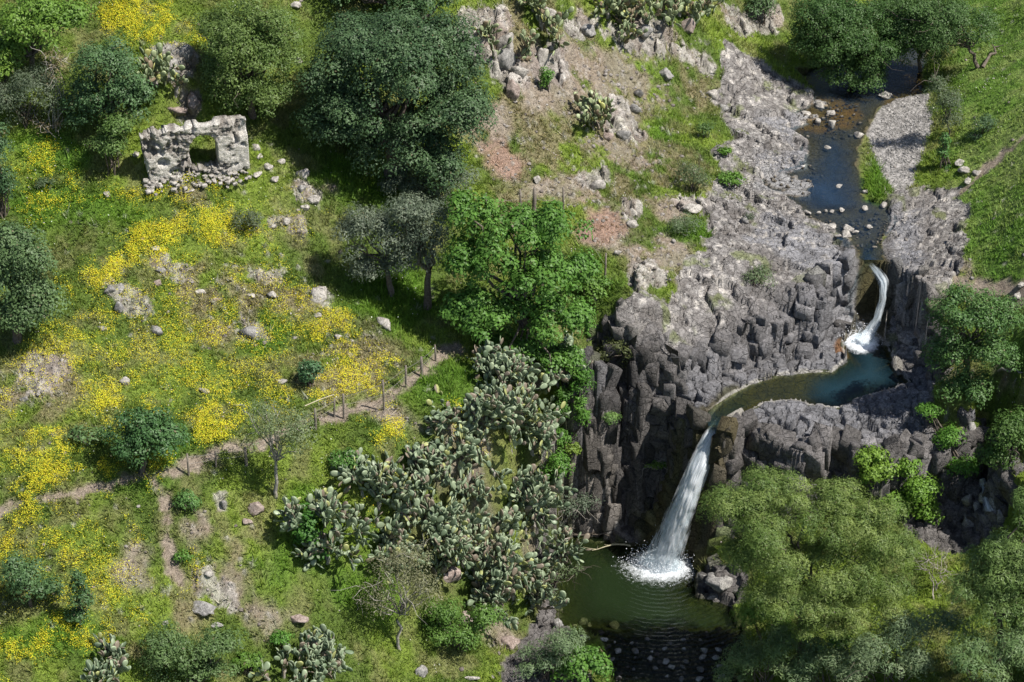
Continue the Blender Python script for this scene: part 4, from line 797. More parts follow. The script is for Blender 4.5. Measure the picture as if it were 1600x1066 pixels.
# ---------------------------------------------------------------- ruined wall
def ruin():
    A = pt(234, 277); B = pt(390, 268); A = np.array([A[0], A[1]]); u = np.array([math.cos(.27), math.sin(.27)])
    m_ = mpp(np.array([A[0], A[1], 20.5])); Lw = (386-222)*m_/math.cos(.27); zb = min(gz(A[0], A[1]), gz(*(A+u*Lw)))-.5
    A = A-u*.45
    H = 77*m_/CP+.5; T = .55; st_ = .075
    nu = int(Lw/st_); nv = int(H/st_); U, Vv = np.meshgrid((np.arange(nu+1))*st_, (np.arange(nv+1))*st_)
    def inside(a, b):
        fx = a/Lw
        top = H*(.94+.05*sm(.0, .35, fx)-.02*sm(.7, 1, fx))+(fbm(a, a*0, .4, 4, 9)-.5)*.16
        left = .42*(1-b/H)-.05*0+(fbm(b, b*0+3, .4, 3, 12)-.5)*.16+.05
        right = Lw-.06-(fbm(b, b*0+9, .4, 3, 13)-.5)*.08
        ox0 = Lw*(297-222)/168; ox1 = Lw*(341-222)/168; oy0 = .5+.17*(H-.5); yc = .5+.58*(H-.5); rr = (ox1-ox0)/2; oc = (ox0+ox1)/2
        nz = (fbm(a, b, .3, 2, 15)-.5)*.16
        hole = ((a > ox0+nz) & (a < ox1+nz) & (b > oy0+nz) & (b < yc)) | ((((a-oc)/rr)**2+((b-yc)/(rr*1.05))**2 < 1+nz) & (b >= yc))
        return (b < top) & (a > left) & (a < right) & ~hole
    cu = U[:-1, :-1]+st_/2; cv = Vv[:-1, :-1]+st_/2; K = inside(cu, cv)
    f1_, ee, _, _, hh_ = voro(U+(fbm(U, Vv, .5, 2, 81)-.5)*.2, Vv*1.5, .26, 61)
    pl = sm(.5, .62, fbm(U, Vv, 1.4, 3, 66)+.25*sm(.9, 1.0, U/Lw)+.2*sm(.1, .0, U/Lw))       # patches of old render that still cover the stones
    bump = ((hh_-.3)*.16+sm(.02, .09, ee)*.13)*(1-pl*.85)+pl*.16+(fbm(U, Vv, .25, 3, 67)-.5)*.1-sm(.55, .68, fbm(U, Vv, .6, 3, 68))*.42
    nrm = np.array([u[1], -u[0]])
    def P(off, sgn): return np.stack([A[0]+u[0]*U+nrm[0]*off*sgn, A[1]+u[1]*U+nrm[1]*off*sgn, zb+Vv], -1).reshape(-1, 3)
    f_ = P(T/2+bump, 1); b_ = P(T/2+bump[::-1], -1); NN = len(f_); ii = np.arange(NN).reshape(U.shape)
    Fs = []; js, is_ = np.where(K)
    q = np.stack([ii[js, is_], ii[js, is_+1], ii[js+1, is_+1], ii[js+1, is_]], 1); Fs += [q, q[:, ::-1]+NN]
    Kp = np.pad(K, 1)
    for dj, di, (a1, a2) in ((-1, 0, ((0, 0), (0, 1))), (1, 0, ((1, 1), (1, 0))), (0, -1, ((1, 0), (0, 0))), (0, 1, ((0, 1), (1, 1)))):
        e = K & ~Kp[1+dj:1+dj+K.shape[0], 1+di:1+di+K.shape[1]]; j, i = np.where(e)
        p = ii[j+a1[0], i+a1[1]]; s2 = ii[j+a2[0], i+a2[1]]; Fs.append(np.stack([s2, p, p+NN, s2+NN], 1))
    Fs = np.vstack(Fs); Va = np.vstack([f_, b_]); used = np.unique(Fs); mp = np.zeros(len(Va), int); mp[used] = np.arange(len(used))
    base = mixc(mixc(C(.28,.255,.225), C(.50,.47,.425), hh_), C(.64,.61,.56), pl); base = mixc(base, C(.16,.14,.12), sm(.08, .0, ee)*(1-pl)*.5).reshape(-1, 3)
    root = empty('ruined_wall', (A[0]+u[0]*Lw/2, A[1]+u[1]*Lw/2, zb)); bpy.context.view_layer.update()
    c2 = np.vstack([base, base])[used]; loc = np.array(root.location)
    mesh_arrays('masonry', Va[used]-loc, mp[Fs], M_ground, parent=root, colr=c2)
    # the pale stone ring of the arch, voussoirs standing just proud of the face
    ox0 = Lw*(297-222)/168; ox1 = Lw*(341-222)/168; yc = .5+.58*(H-.5); rr = (ox1-ox0)/2; oc = (ox0+ox1)/2; V = []; Fv = []
    r = np.random.default_rng(4)
    for k, t in enumerate(np.linspace(math.pi*1.0, math.pi*.12, 10)):
        cxx = oc+(rr+.10)*math.cos(t); cyy = yc+(rr*1.05+.10)*math.sin(t)
        Vl = CV*np.array([.12, T/2+.13, .14+r.uniform(0, .03)])*(1+r.normal(0, .05, CV.shape))
        cs, sn = math.cos(t), math.sin(t); a_ = cxx+Vl[:, 0]*cs-Vl[:, 2]*sn; b__ = cyy+Vl[:, 0]*sn+Vl[:, 2]*cs
        V.append(np.stack([A[0]+u[0]*a_+nrm[0]*Vl[:, 1], A[1]+u[1]*a_+nrm[1]*Vl[:, 1], zb+b__], 1)-loc); Fv.append(CF+k*len(CV))
    mesh_arrays('arch', np.vstack(V), np.vstack(Fv), M_palerock, parent=root)
    # sloping rubble footing
    V = []; Fv = []
    for k in range(110):
        a_ = r.uniform(.1, Lw-.2); o_2 = T/2+abs(r.normal(.2, .45)); s3 = r.uniform(.04, .13)
        x_ = A[0]+u[0]*a_+nrm[0]*o_2; y_ = A[1]+u[1]*a_+nrm[1]*o_2; z_ = max(gz(x_, y_), zb+.5)+.02+max(0, .35-(o_2-T/2)*.5)*r.random()
        Vl = CV*s3*np.array([1.2, 1, .7])*(1+r.normal(0, .12, CV.shape)); t = r.uniform(0, 3); cs, sn = math.cos(t), math.sin(t)
        V.append(np.stack([x_+Vl[:, 0]*cs-Vl[:, 1]*sn, y_+Vl[:, 0]*sn+Vl[:, 1]*cs, z_+Vl[:, 2]], 1)-loc); Fv.append(CF+k*len(CV))
    mesh_arrays('footing', np.vstack(V), np.vstack(Fv), M_palerock, parent=root)
    tag(root, 'roofless ruined wall of pale rubble stone with one arched opening', 'ruin')
ruin()
for i, (px, py, s_, lb) in enumerate([(400,230,8,'fallen pale stone at the right corner of the ruin'),(405,245,7,'fallen pale stone under the right corner stone'),(418,262,9,'larger fallen stone right of the ruin footing'),(440,252,7,'fallen stone by the shade edge right of the ruin'),(402,272,8,'fallen pale stone at the end of the ruin footing'),(212,240,7,'fallen stone left of the ruin against the green bush'),(226,285,6,'fallen stone at the left end of the ruin footing'),(430,280,8,'squarish stone on the worn track by the ruin')]):
    boulder('boulder', lb, px, py, s_, M_palerock, (1.1, .9, .7), i, group='fallen masonry around the ruin')

# ---------------------------------------------------------------- trunks, crowns
def tube(pts, rad, k=7):
    pts = np.array(pts, float); n = len(pts); T = np.gradient(pts, axis=0); T /= np.linalg.norm(T, axis=1)[:, None]+1e-9
    up = np.where(np.abs(T[:, 2:3]) > .9, [[1., 0, 0]], [[0, 0, 1.]]); S = np.cross(T, up); S /= np.linalg.norm(S, axis=1)[:, None]; Bn = np.cross(T, S)
    a = np.arange(k)*2*math.pi/k; V = pts[:, None]+np.array(rad)[:, None, None]*(np.cos(a)[None, :, None]*S[:, None]+np.sin(a)[None, :, None]*Bn[:, None])
    ii = np.arange(n*k).reshape(n, k); j = np.roll(ii, -1, 1)
    return V.reshape(-1, 3), np.stack([ii[:-1], j[:-1], j[1:], ii[1:]], -1).reshape(-1, 4)
class Tubes:
    def __init__(s): s.V = []; s.F = []; s.n = 0
    def add(s, pts, rad, k=7):
        V, F_ = tube(pts, rad, k); s.V.append(V); s.F.append(F_+s.n); s.n += len(V)
    def build(s, name, mat, parent=None, loc=(0, 0, 0)):
        return mesh_arrays(name, np.vstack(s.V)-np.array(loc), np.vstack(s.F), mat, parent=parent, smooth=True)
def bend(a, b, r, n=6, amp=.12):
    a = np.array(a, float); b = np.array(b, float); t = np.linspace(0, 1, n)[:, None]; L = np.linalg.norm(b-a)
    p = a+(b-a)*t; p[1:-1] += r.normal(0, amp*L/4, (n-2, 3)); p[:, 2] += (np.sin(t[:, 0]*math.pi)*L*.06); return p
# kind: leaf half length, half width, puff radius, leaves per m2 of puff, colour a, colour b, share of puffs kept, material
KIND = {
 'oak':   dict(l=.080, w=.046, pr=.95, d=60, a=(.036,.076,.030), b=(.082,.140,.058), m='g', cov=.98, up=.1),
 'olive': dict(l=.085, w=.026, pr=.65, d=60, a=(.085,.115,.075), b=(.160,.190,.130), m='g', cov=.85, up=.1),
 'bright':dict(l=.110, w=.066, pr=.62, d=42, a=(.070,.165,.028), b=(.120,.240,.045), m='l', cov=.74, up=.25),
 'lime':  dict(l=.095, w=.052, pr=.75, d=46, a=(.105,.200,.030), b=(.160,.265,.045), m='l', cov=.95, up=.15),
 'shrub': dict(l=.075, w=.036, pr=.65, d=58, a=(.095,.150,.040), b=(.160,.215,.070), m='l', cov=1.0, up=.15),
 'dark':  dict(l=.080, w=.038, pr=.60, d=56, a=(.045,.100,.035), b=(.080,.150,.052), m='g', cov=.9, up=.2),
 'tama':  dict(l=.085, w=.018, pr=.80, d=125, a=(.080,.145,.032), b=(.215,.275,.078), m='l', cov=.85, up=.6),
 'willow':dict(l=.115, w=.020, pr=.70, d=70, a=(.095,.145,.065), b=(.180,.225,.115), m='g', cov=.75, up=.5),
 'thin':  dict(l=.070, w=.026, pr=.60, d=34, a=(.125,.175,.075), b=(.185,.225,.115), m='l', cov=.75, up=.3),
 'bare':  dict(l=.060, w=.026, pr=.55, d=22, a=(.160,.175,.085), b=(.215,.210,.125), m='l', cov=.75, up=.3),
 'grey':  dict(l=.070, w=.024, pr=.50, d=56, a=(.120,.145,.095), b=(.190,.200,.150), m='l', cov=.9, up=.3),
}
TOTAL = [0]
def plant(name, label, cat, kind, lobes, base=None, trunk=None, bark=None, group=None, seed=1, dens=1.0, dy=0.0, puff=1.0, tint=(1, 1, 1), stems=0, bare_sticks=0):
    K = KIND[kind]; r = np.random.default_rng(seed*101+7)
    c0 = lobes[0]
    bp = base or (c0[0], c0[1]+c0[3]*.72)
    B = pt(*bp); root = empty(name, B); loc = np.array(B)
    L3 = []
    for (cx, cy, rx, ry, *e) in lobes:
        yy = B[1]+dy+(e[0] if e else 0); d = ray(cx, cy); t = yy/d[1]; cpt = CAM+d*t; mm_ = mpp(cpt)
        rxm = rx*mm_*1.10; rym = ry*mm_*1.10; dd = min(.85*rxm, .8*rym/SP); rz = math.sqrt(max(rym**2-(dd*SP)**2, (.4*rym)**2))/CP
        L3.append((cpt, np.array([rxm, dd, rz])))
    cen = []; rad = []; hue = []; lc = []
    for cpt, rr in L3:
        pr = min(K['pr']*puff, rr.min()*.6); area = 4*math.pi*((rr[0]*rr[1])**1.6+(rr[0]*rr[2])**1.6+(rr[1]*rr[2])**1.6)**(1/1.6)/3**(1/1.6)
        n = max(5, int(K['cov']*area/(math.pi*pr*pr)*1.05)); v = r.normal(0, 1, (n, 3)); v /= np.linalg.norm(v, axis=1)[:, None]
        v[:, 2] = np.where(v[:, 2] < -.45, -v[:, 2], v[:, 2])
        f = np.where(r.random(n) < .85, r.uniform(.62, 1.06, n), r.uniform(.2, .6, n))
        q = cpt+v*(rr-pr*.7)[None]*f[:, None]; cen.append(q); rad.append(pr*r.uniform(.55, 1.3, n)); lc.append(np.repeat(cpt[None], n, 0))
    cen = np.vstack(cen); rad = np.concatenate(rad); lc = np.vstack(lc)
    gnd = gz(cen[:, 0], cen[:, 1]); k = cen[:, 2] > gnd-.1; cen, rad, lc = cen[k], rad[k], lc[k]
    if len(cen) == 0: cen = np.array([L3[0][0]]); rad = np.array([.5]); lc = cen
    nl = np.maximum(10, (K['d']*dens*4*math.pi*rad**2*.62).astype(int)); ow = np.repeat(np.arange(len(cen)), nl); M = len(ow)
    v = r.normal(0, 1, (M, 3)); v /= np.linalg.norm(v, axis=1)[:, None]; v[:, 2] = np.where(v[:, 2] < -.3, np.abs(v[:, 2]), v[:, 2])
    sq = np.array([1, 1, .85]); rf = rad[ow]*(.60+.46*r.random(M)**.6)*(1+.28*np.sin(v[:, 0]*5+ow)*np.sin(v[:, 1]*5+ow*1.7))
    pos = cen[ow]+v*rf[:, None]*sq
    out = pos-lc[ow]; out /= np.linalg.norm(out, axis=1)[:, None]+1e-6
    ax = v*.5+out*.5+np.array([0, 0, K['up']])+r.normal(0, .45, (M, 3)); ax /= np.linalg.norm(ax, axis=1)[:, None]       # leaf direction
    nn = v*1.15+out*.3+np.array([0, 0, .35])+r.normal(0, .42, (M, 3)); sd2 = np.cross(ax, nn); sd2 /= np.linalg.norm(sd2, axis=1)[:, None]+1e-6
    if K['up'] < .8:                                     # flat leaves lie across their normal
        nn /= np.linalg.norm(nn, axis=1)[:, None]; ax = np.cross(nn, r.normal(0, 1, (M, 3))); ax /= np.linalg.norm(ax, axis=1)[:, None]+1e-6; sd2 = np.cross(ax, nn)
    ll = K['l']*r.uniform(.65, 1.35, M)[:, None]; ww = K['w']*r.uniform(.7, 1.3, M)[:, None]
    V = np.stack([pos-ax*ll, pos+sd2*ww-ax*ll*.1, pos+ax*ll, pos-sd2*ww-ax*ll*.1], 1)
    ph = r.random(len(cen))[ow]; t = np.clip(ph*.75+r.random(M)*.35, 0, 1)[:, None]
    cc = (np.array(K['a'])*(1-t)+np.array(K['b'])*t)*r.uniform(.78, 1.25, M)[:, None]*np.array(tint); dead = r.random(M) < .006; cc[dead] = (.16,.14,.08)
    mesh_arrays('crown', V.reshape(-1, 3)-loc, np.arange(M*4).reshape(-1, 4), M_gloss if K['m'] == 'g' else M_leaf, parent=root, colr=np.clip(np.repeat(cc, 4, 0), .003, .9))
    TOTAL[0] += M
    tb = Tubes(); C0 = L3[0][0]; big = L3[0][1]
    bk = M_bark if bark is None else bark
    g0 = B-np.array([0, 0, .25])
    if trunk:
        tr = trunk; fork = B+(C0-B)*.55+np.array([0, 0, -.05*big[2]]); p = bend(g0, fork, r, 6, .10); tb.add(p, np.linspace(tr*1.25, tr*.75, 6), 9)
        kk = r.permutation(len(cen))[:max(7, len(cen)//5)]
        for i_ in kk[:26]: q = bend(fork, cen[i_], r, 6, .25); tb.add(q, np.linspace(tr*.5, .02, 6), 5)
    else:
        kk = r.permutation(len(cen))[:max(4, min(14, len(cen)//4))]
        for i_ in kk: q = bend(g0+np.r_[r.normal(0, .15, 2), 0], cen[i_], r, 5, .2); tb.add(q, np.linspace(.05, .012, 5), 5)
    for _ in range(bare_sticks):
        i_ = r.integers(len(cen)); s0 = cen[i_]; e0 = s0+(s0-lc[i_])*.35+r.normal(0, .5, 3); tb.add(bend(s0, e0, r, 4, .3), np.linspace(.022, .006, 4), 4)
    tb.build('trunk' if trunk else 'stems', bk, root, loc)
    return tag(root, label, cat, group)

TR = 'trees on the valley slopes'
plant('evergreen_oak', 'huge dark bluish green oak with a lobed crown, largest tree at the top', 'tree', 'oak', [(620,150,120,115),(560,80,75,60,1),(690,90,70,70,1),(530,200,62,70,-.5),(705,190,68,72,-.5),(640,235,85,60,-1),(600,60,90,45,2),(520,130,50,60,0),(690,265,50,42,-1.5)], base=(610,275), trunk=.42, seed=1)
plant('evergreen_oak', 'second dark oak crown cut by the top edge behind the huge oak', 'tree', 'oak', [(660,0,60,36),(560,-20,60,40)], base=(650,60), trunk=.3, seed=2, tint=(1.1,1.15,1.0))
plant('olive_tree', 'silvery grey olive tree between the meadow and the bright green tree', 'tree', 'olive', [(598,378,66,56),(560,360,40,36),(630,410,40,40,-.4),(585,420,36,26,-.4)], base=(610,462), trunk=.16, seed=3)
plant('olive_tree', 'twisted trunk olive tree touching the bright green tree', 'tree', 'olive', [(672,370,46,60),(640,330,44,30)], base=(668,482), trunk=.2, seed=4, tint=(.95,.97,.95))
plant('olive_tree', 'ash grey olive at the foot of the huge dark oak', 'tree', 'olive', [(630,285,42,26),(700,285,45,34),(665,310,42,24)], base=(670,325), trunk=.15, seed=5, tint=(.85,.9,.85))
plant('fig_tree', 'large bright green tree with open crown in the centre of the photo', 'tree', 'bright', [(790,375,82,58),(870,360,48,44,0),(735,330,44,30,0),(730,420,46,50,-.5),(850,430,72,46,-.5),(770,495,85,48,-1),(870,500,58,46,-1),(735,480,44,38,-1),(800,545,55,28,-1.5),(905,430,36,32,0),(865,565,40,26,-1.4),(900,500,34,30,-.8)], base=(840,600), trunk=.3, seed=6, dens=.9)
plant('broadleaf_tree', 'rounded yellow green tree behind the ruin at the right', 'tree', 'shrub', [(385,95,76,84),(350,60,50,46,.5),(430,80,46,60,0),(400,150,60,40,-.5),(345,130,38,44,-.4)], base=(395,182), trunk=.2, seed=7, tint=(.95,1.02,.9), bare_sticks=14)
plant('broadleaf_tree', 'dull dark green tree left of the ruin', 'tree', 'dark', [(170,125,58,64),(140,170,40,46),(205,165,40,46,-.3)], base=(175,215), trunk=.2, seed=8, tint=(1.15,1.1,1.2))
plant('bush', 'leafy bush touching the left end of the ruin', 'bush', 'shrub', [(170,235,34,34),(185,205,28,26)], base=(172,272), seed=9, tint=(.85,1,.9))
plant('bush', 'grey green bush at the far left under the lime green tree', 'bush', 'grey', [(50,140,50,38),(20,170,34,40),(85,160,30,36)], base=(45,195), seed=10, tint=(.75,.88,.75))
plant('bush', 'dead twiggy greyish bush between two green bushes at upper left', 'bush', 'bare', [(88,115,26,44),(70,195,36,20)], base=(85,205), seed=11, tint=(1.2,.95,1.0), dens=.7, bare_sticks=30, bark=M_bark2)
plant('lime_tree', 'lime green leafy tree filling the top left corner', 'tree', 'lime', [(50,40,66,52),(95,30,44,34),(20,85,40,34)], base=(50,135), trunk=.18, seed=12)
plant('lime_tree', 'smaller lime green tree at the left edge under the corner tree', 'tree', 'lime', [(2,108,24,32)], base=(2,160), trunk=.1, seed=13, tint=(1.1,1.05,1))
plant('evergreen_oak', 'dark rounded tree on the left edge above the meadow', 'tree', 'oak', [(30,430,62,66),(60,480,46,50,-.3),(20,380,42,34,.3),(25,500,46,42,-.5)], base=(25,535), trunk=.22, seed=14, tint=(1.35,1.25,1.15))
plant('bush', 'small black green bush at the left edge above the dark rounded tree', 'bush', 'dark', [(5,300,26,40),(-5,240,26,50)], base=(5,340), seed=15, tint=(.9,.9,1))
plant('holm_shrub', 'dense dark green round tree beside the path at left', 'tree', 'dark', [(228,685,62,44),(200,705,40,34),(262,690,36,34,-.2),(225,655,50,20,.2)], base=(222,738), trunk=.14, seed=16, tint=(.9,1,.9), bare_sticks=6)
plant('bush', 'low dark weeds left of the round tree by the path', 'bush', 'dark', [(140,680,36,16)], seed=17, tint=(1.5,1.3,1.3), dens=.8)
plant('slender_tree', 'thin pale tree with a see through crown beside the fence', 'tree', 'thin', [(430,670,60,44),(405,645,36,24),(465,690,36,32)], base=(432,778), trunk=.09, seed=18, bark=M_bark2, dens=.9, bare_sticks=10)
plant('juniper_bush', 'small round blue green bush alone in the meadow', 'bush', 'dark', [(487,584,22,24)], base=(487,603), seed=19, tint=(.85,.95,1.1), dens=1.3, puff=.7)
plant('young_tree', 'young dark tree at the left edge near the bottom', 'tree', 'dark', [(45,905,44,34),(20,890,24,24),(75,925,24,22)], base=(48,950), trunk=.08, seed=20, tint=(1.1,1.05,1.1))
plant('cypress_shrub', 'narrow upright dark shrub near the bottom left', 'tree', 'dark', [(126,935,20,34),(122,910,11,20),(122,965,22,18)], base=(124,978), trunk=.05, seed=21, puff=.7)
plant('bush', 'spiky green bush on the bare earth under the path', 'bush', 'dark', [(294,785,21,20)], seed=22, tint=(1.3,1.35,1))
plant('bush', 'grey green cushion bush between ruin and flower belt', 'bush', 'grey', [(385,346,26,20)], seed=23, tint=(.75,.85,.7))
plant('bush', 'flat dark cushion bush left under the ruin meadow', 'bush', 'grey', [(70,288,18,12)], seed=24, tint=(.55,.75,.5))
plant('slender_tree', 'half leafless pale tree at the bottom centre', 'tree', 'bare', [(625,910,62,54),(590,940,38,34),(665,930,36,40),(640,870,40,26)], base=(625,1015), trunk=.08, seed=25, bark=M_bark2, dens=1.2, bare_sticks=34)
plant('bush', 'fresh green bush right of the half leafless tree', 'bush', 'shrub', [(715,985,52,30),(760,965,26,22),(690,960,30,24)], base=(715,1012), seed=26, tint=(.8,1.05,.7))
plant('bush', 'large grey green bush at the bottom left edge', 'bush', 'shrub', [(270,1020,50,44),(340,1020,44,38),(305,1050,70,30)], base=(300,1070), seed=27, tint=(.85,.95,1.1))
plant('willow_bush', 'greyish willow bush at the bottom centre edge', 'bush', 'willow', [(850,1035,50,32),(880,1005,36,24)], base=(860,1066), seed=28, tint=(.85,.95,.9), bare_sticks=14)
plant('bush', 'round fresh green bush at the bottom beside the dark outlet', 'bush', 'bright', [(905,1040,44,32)], base=(900,1068), seed=29, puff=.8, dens=1.2)
plant('tamarisk', 'great feathery yellow green tamarisk in front of the right cliff', 'tree', 'tama', [(1250,830,110,66),(1150,800,60,50,.5),(1210,770,70,36,.8),(1340,820,70,52,.3),(1390,870,58,48,-.2),(1280,890,90,48,-.6),(1190,870,58,40,-.3),(1200,935,50,36,-1.2),(1370,925,60,44,-1),(1310,775,46,26,1),(1150,870,46,34,-.2),(1250,940,62,36,-1.5),(1330,950,60,34,-1.2),(1290,985,60,24,-2)], base=(1245,1050), trunk=.22, seed=30, bare_sticks=26, bark=M_bark)
plant('tamarisk', 'lower feathery green branch bush at the pool right shore', 'bush', 'tama', [(1185,965,38,36),(1215,985,36,30)], base=(1195,1005), seed=31, tint=(.8,1.05,.6))
plant('climbing_shrub', 'vivid green leafy creeper hanging on the right cliff, left clump', 'bush', 'lime', [(1358,720,28,22),(1372,745,28,28,-.3)], base=(1362,745), seed=32, tint=(1.15,1.1,1))
plant('climbing_shrub', 'vivid green leafy creeper hanging on the right cliff, right clump', 'bush', 'lime', [(1420,735,24,26),(1432,775,34,34,-.4),(1400,790,40,28,-.5),(1446,805,26,24,-.6)], base=(1425,780), seed=33, tint=(1.0,1.05,.9))
plant('broadleaf_tree', 'glossy mid green tree leaning over the middle pool at right', 'tree', 'dark', [(1510,500,62,58),(1480,560,40,48,-.4),(1540,560,50,46,-.4),(1510,610,46,34,-.6),(1560,500,40,40,0)], base=(1512,612), trunk=.14, seed=34, tint=(1.05,1.08,.8))
plant('bush', 'bright trailing shrub in the gully right of the basalt dome', 'bush', 'shrub', [(1485,690,26,28),(1505,730,26,22,-.3),(1450,645,24,16,.6)], base=(1490,705), seed=35, tint=(.8,1.25,.6))
plant('bush', 'leafy bush at the right edge under the leaning tree', 'bush', 'shrub', [(1580,680,38,44),(1560,720,30,26)], base=(1580,725), seed=36, tint=(.65,.85,.65))
plant('willow_tree', 'tall dark willow filling the right edge near the bottom', 'tree', 'willow', [(1568,892,62,58),(1520,930,56,46,-.4),(1604,800,30,36,.2),(1570,960,60,50,-1),(1600,900,50,70,-.3)], base=(1560,1040), trunk=.2, seed=37, tint=(.78,.92,.5))
plant('willow_bush', 'grey willow bush at the bottom edge left of the others', 'bush', 'willow', [(1180,1035,54,34),(1230,1010,44,30),(1140,1055,30,20)], base=(1190,1075), seed=38, tint=(.9,1,.75), bare_sticks=12)
plant('willow_bush', 'wide silvery willow bush at the bottom edge in the middle of the row', 'bush', 'willow', [(1400,1020,80,50),(1450,985,60,40,.3),(1340,1040,50,32)], base=(1400,1085), seed=39, tint=(1.0,1.05,1.05), bare_sticks=16)
plant('willow_bush', 'pale willow bush at the bottom between silvery and grey ones', 'bush', 'willow', [(1290,1030,48,42),(1250,1050,40,26)], base=(1285,1080), seed=40, tint=(.95,1.05,.95))
plant('willow_bush', 'silvery willow bush in the bottom right corner', 'bush', 'willow', [(1520,1040,60,44),(1590,1030,50,50)], base=(1540,1095), seed=41, tint=(.9,1.05,.8))
plant('bush', 'small vivid green leafy bush among the bottom willows', 'bush', 'lime', [(1312,1005,24,22)], base=(1312,1025), seed=42, tint=(.75,.95,.8), dy=-2)
plant('dry_bush', 'pale dead brushwood bush beside the great tamarisk', 'bush', 'bare', [(1460,890,26,34)], base=(1460,925), seed=43, dens=.5, bare_sticks=40, bark=M_bark2)
plant('river_tree', 'big rounded dark green tree over the upper stream', 'tree', 'shrub', [(1320,60,84,54),(1290,30,60,44),(1365,90,56,44,-.3),(1330,115,56,34,-.6),(1400,70,40,44,0),(1260,70,36,40,0),(1300,95,50,36,-.3),(1340,30,70,40,.5)], base=(1335,132), trunk=.18, seed=44, tint=(.50,.70,.62), bare_sticks=12, dens=1.2)
plant('river_tree', 'paler spreading tree at the top right over the stream bend', 'tree', 'shrub', [(1500,45,58,44),(1460,60,40,30),(1450,15,66,28,1)], base=(1530,105), trunk=.12, seed=45, tint=(.6,.78,.75), bare_sticks=30)
plant('river_tree', 'middle tree of the three over the stream bend, half grey', 'tree', 'shrub', [(1430,50,44,44),(1410,20,50,30,.6),(1455,85,34,26,-.3)], base=(1440,112), trunk=.12, seed=80, tint=(.55,.72,.62), bare_sticks=14)
plant('bush', 'thin grey shrub by the gravel bar on the right bank', 'bush', 'grey', [(1478,165,28,26),(1460,140,18,22),(1485,190,20,16)], base=(1484,215), seed=46, tint=(.7,.85,.65), bare_sticks=16, trunk=.05)
plant('bush', 'grey green bush at the top edge left of the river tree', 'bush', 'dark', [(1190,12,28,24)], base=(1190,34), seed=47, tint=(1.4,1.2,1.3))
plant('bush', 'round bush growing from a crack of the basalt plateau', 'bush', 'grey', [(1185,436,28,20)], seed=48, tint=(.75,.95,.65), bare_sticks=8)
plant('bush', 'grey bush on the pale bank above the plateau', 'bush', 'grey', [(1082,280,32,26)], seed=49, tint=(.7,.85,.55), bare_sticks=10)
plant('bush', 'green grey bush on the grassy patch left of the plateau', 'bush', 'grey', [(1068,353,28,20)], seed=50, tint=(.7,.9,.6))
plant('bush', 'small round green bush in the grass above the pale bank', 'bush', 'grey', [(1104,205,18,15)], seed=51, tint=(.6,.95,.4))
plant('bush', 'vivid tuft on the upper pale river bank', 'bush', 'lime', [(1134,238,12,10)], seed=52, tint=(.8,.95,.8))
plant('bush', 'vivid low tuft on the lower pale river bank', 'bush', 'lime', [(1140,280,22,12)], seed=53, tint=(.8,.9,.9))
plant('bush', 'tiny dark bush at the edge of the blue grey rock shelf', 'bush', 'grey', [(1169,343,10,10)], seed=54, tint=(.5,.6,.5))
plant('bush', 'brown green scrub crowning the dark cliff edge', 'bush', 'grey', [(970,538,34,20),(985,570,16,24,-.4),(940,560,20,20)], base=(965,552), seed=55, tint=(.65,.7,.35), dens=.8)
plant('bush', 'spiky agave like tuft on the dark cliff face', 'bush', 'tama', [(952,655,15,14)], seed=56, tint=(.9,1.1,1.1), base=(952,664))
plant('bush', 'small green shrub with dead twigs low on the dark cliff', 'bush', 'shrub', [(1025,725,24,10)], seed=57, base=(1025,735), tint=(.9,1.1,.7), bare_sticks=16, bark=M_bark2)
plant('bush', 'green shrub hanging beside the cactus and the shady cleft', 'bush', 'shrub', [(905,650,18,34),(870,690,24,26,-.3),(860,730,20,28,-.6)], base=(890,690), seed=58, tint=(.75,1.15,.6))
plant('bush', 'grey blue straggly bush on the slab above the green pool', 'bush', 'grey', [(870,790,42,30),(910,790,28,24),(860,820,30,18)], base=(880,812), seed=59, tint=(.75,.9,.85), bare_sticks=40, dens=.7, bark=M_bark2)
plant('bush', 'overhanging bush with long twigs at the left shore of the green pool', 'bush', 'grey', [(860,900,30,34),(895,890,22,10),(850,930,24,20)], base=(850,925), seed=60, tint=(.75,.95,.6), bare_sticks=26, dens=.8)
plant('bush', 'yellow green bush left under the shady cleft', 'bush', 'lime', [(890,700,20,14)], base=(888,710), seed=61, tint=(1.1,.95,1))
plant('bush', 'soft green bush below the fence at the end of the thicket', 'bush', 'shrub', [(540,720,30,18)], seed=62, tint=(.7,1.05,.7))
plant('bush', 'dark green bush at the left foot of the cactus thicket', 'bush', 'bright', [(478,830,20,44),(500,870,22,20)], base=(482,865), seed=63, tint=(.6,.75,.7))
plant('bush', 'small green bush on the earth track near the bottom', 'bush', 'shrub', [(438,1000,20,16)], seed=64, tint=(.7,1.15,.6))
plant('bush', 'bright bush beside the grey green one at the bottom left', 'bush', 'lime', [(385,1035,30,18)], base=(385,1050), seed=65, tint=(.8,.85,.9))
plant('bush', 'tall grassy bush on the rim under the bright green tree', 'bush', 'lime', [(925,450,30,20)], base=(925,462), seed=66, tint=(.9,.95,1.1))
plant('bush', 'soft bush in the dry earth of the lower slope', 'bush', 'shrub', [(285,872,15,12)], seed=67, tint=(.8,1.15,.7))
plant('bush', 'grass green bush on the upper slope below the white rock', 'bush', 'shrub', [(855,125,14,22)], seed=68, tint=(.8,1.2,.7))
plant('bush', 'dark hedge like bush in the right meadow', 'bush', 'grey', [(1540,195,24,16),(1530,215,20,10)], seed=69, tint=(.5,.8,.5))
plant('bush', 'dark bush strip at the left of the right meadow track', 'bush', 'dark', [(1474,235,10,30),(1480,270,14,16)], base=(1478,262), seed=70, tint=(1.1,1.3,.9))
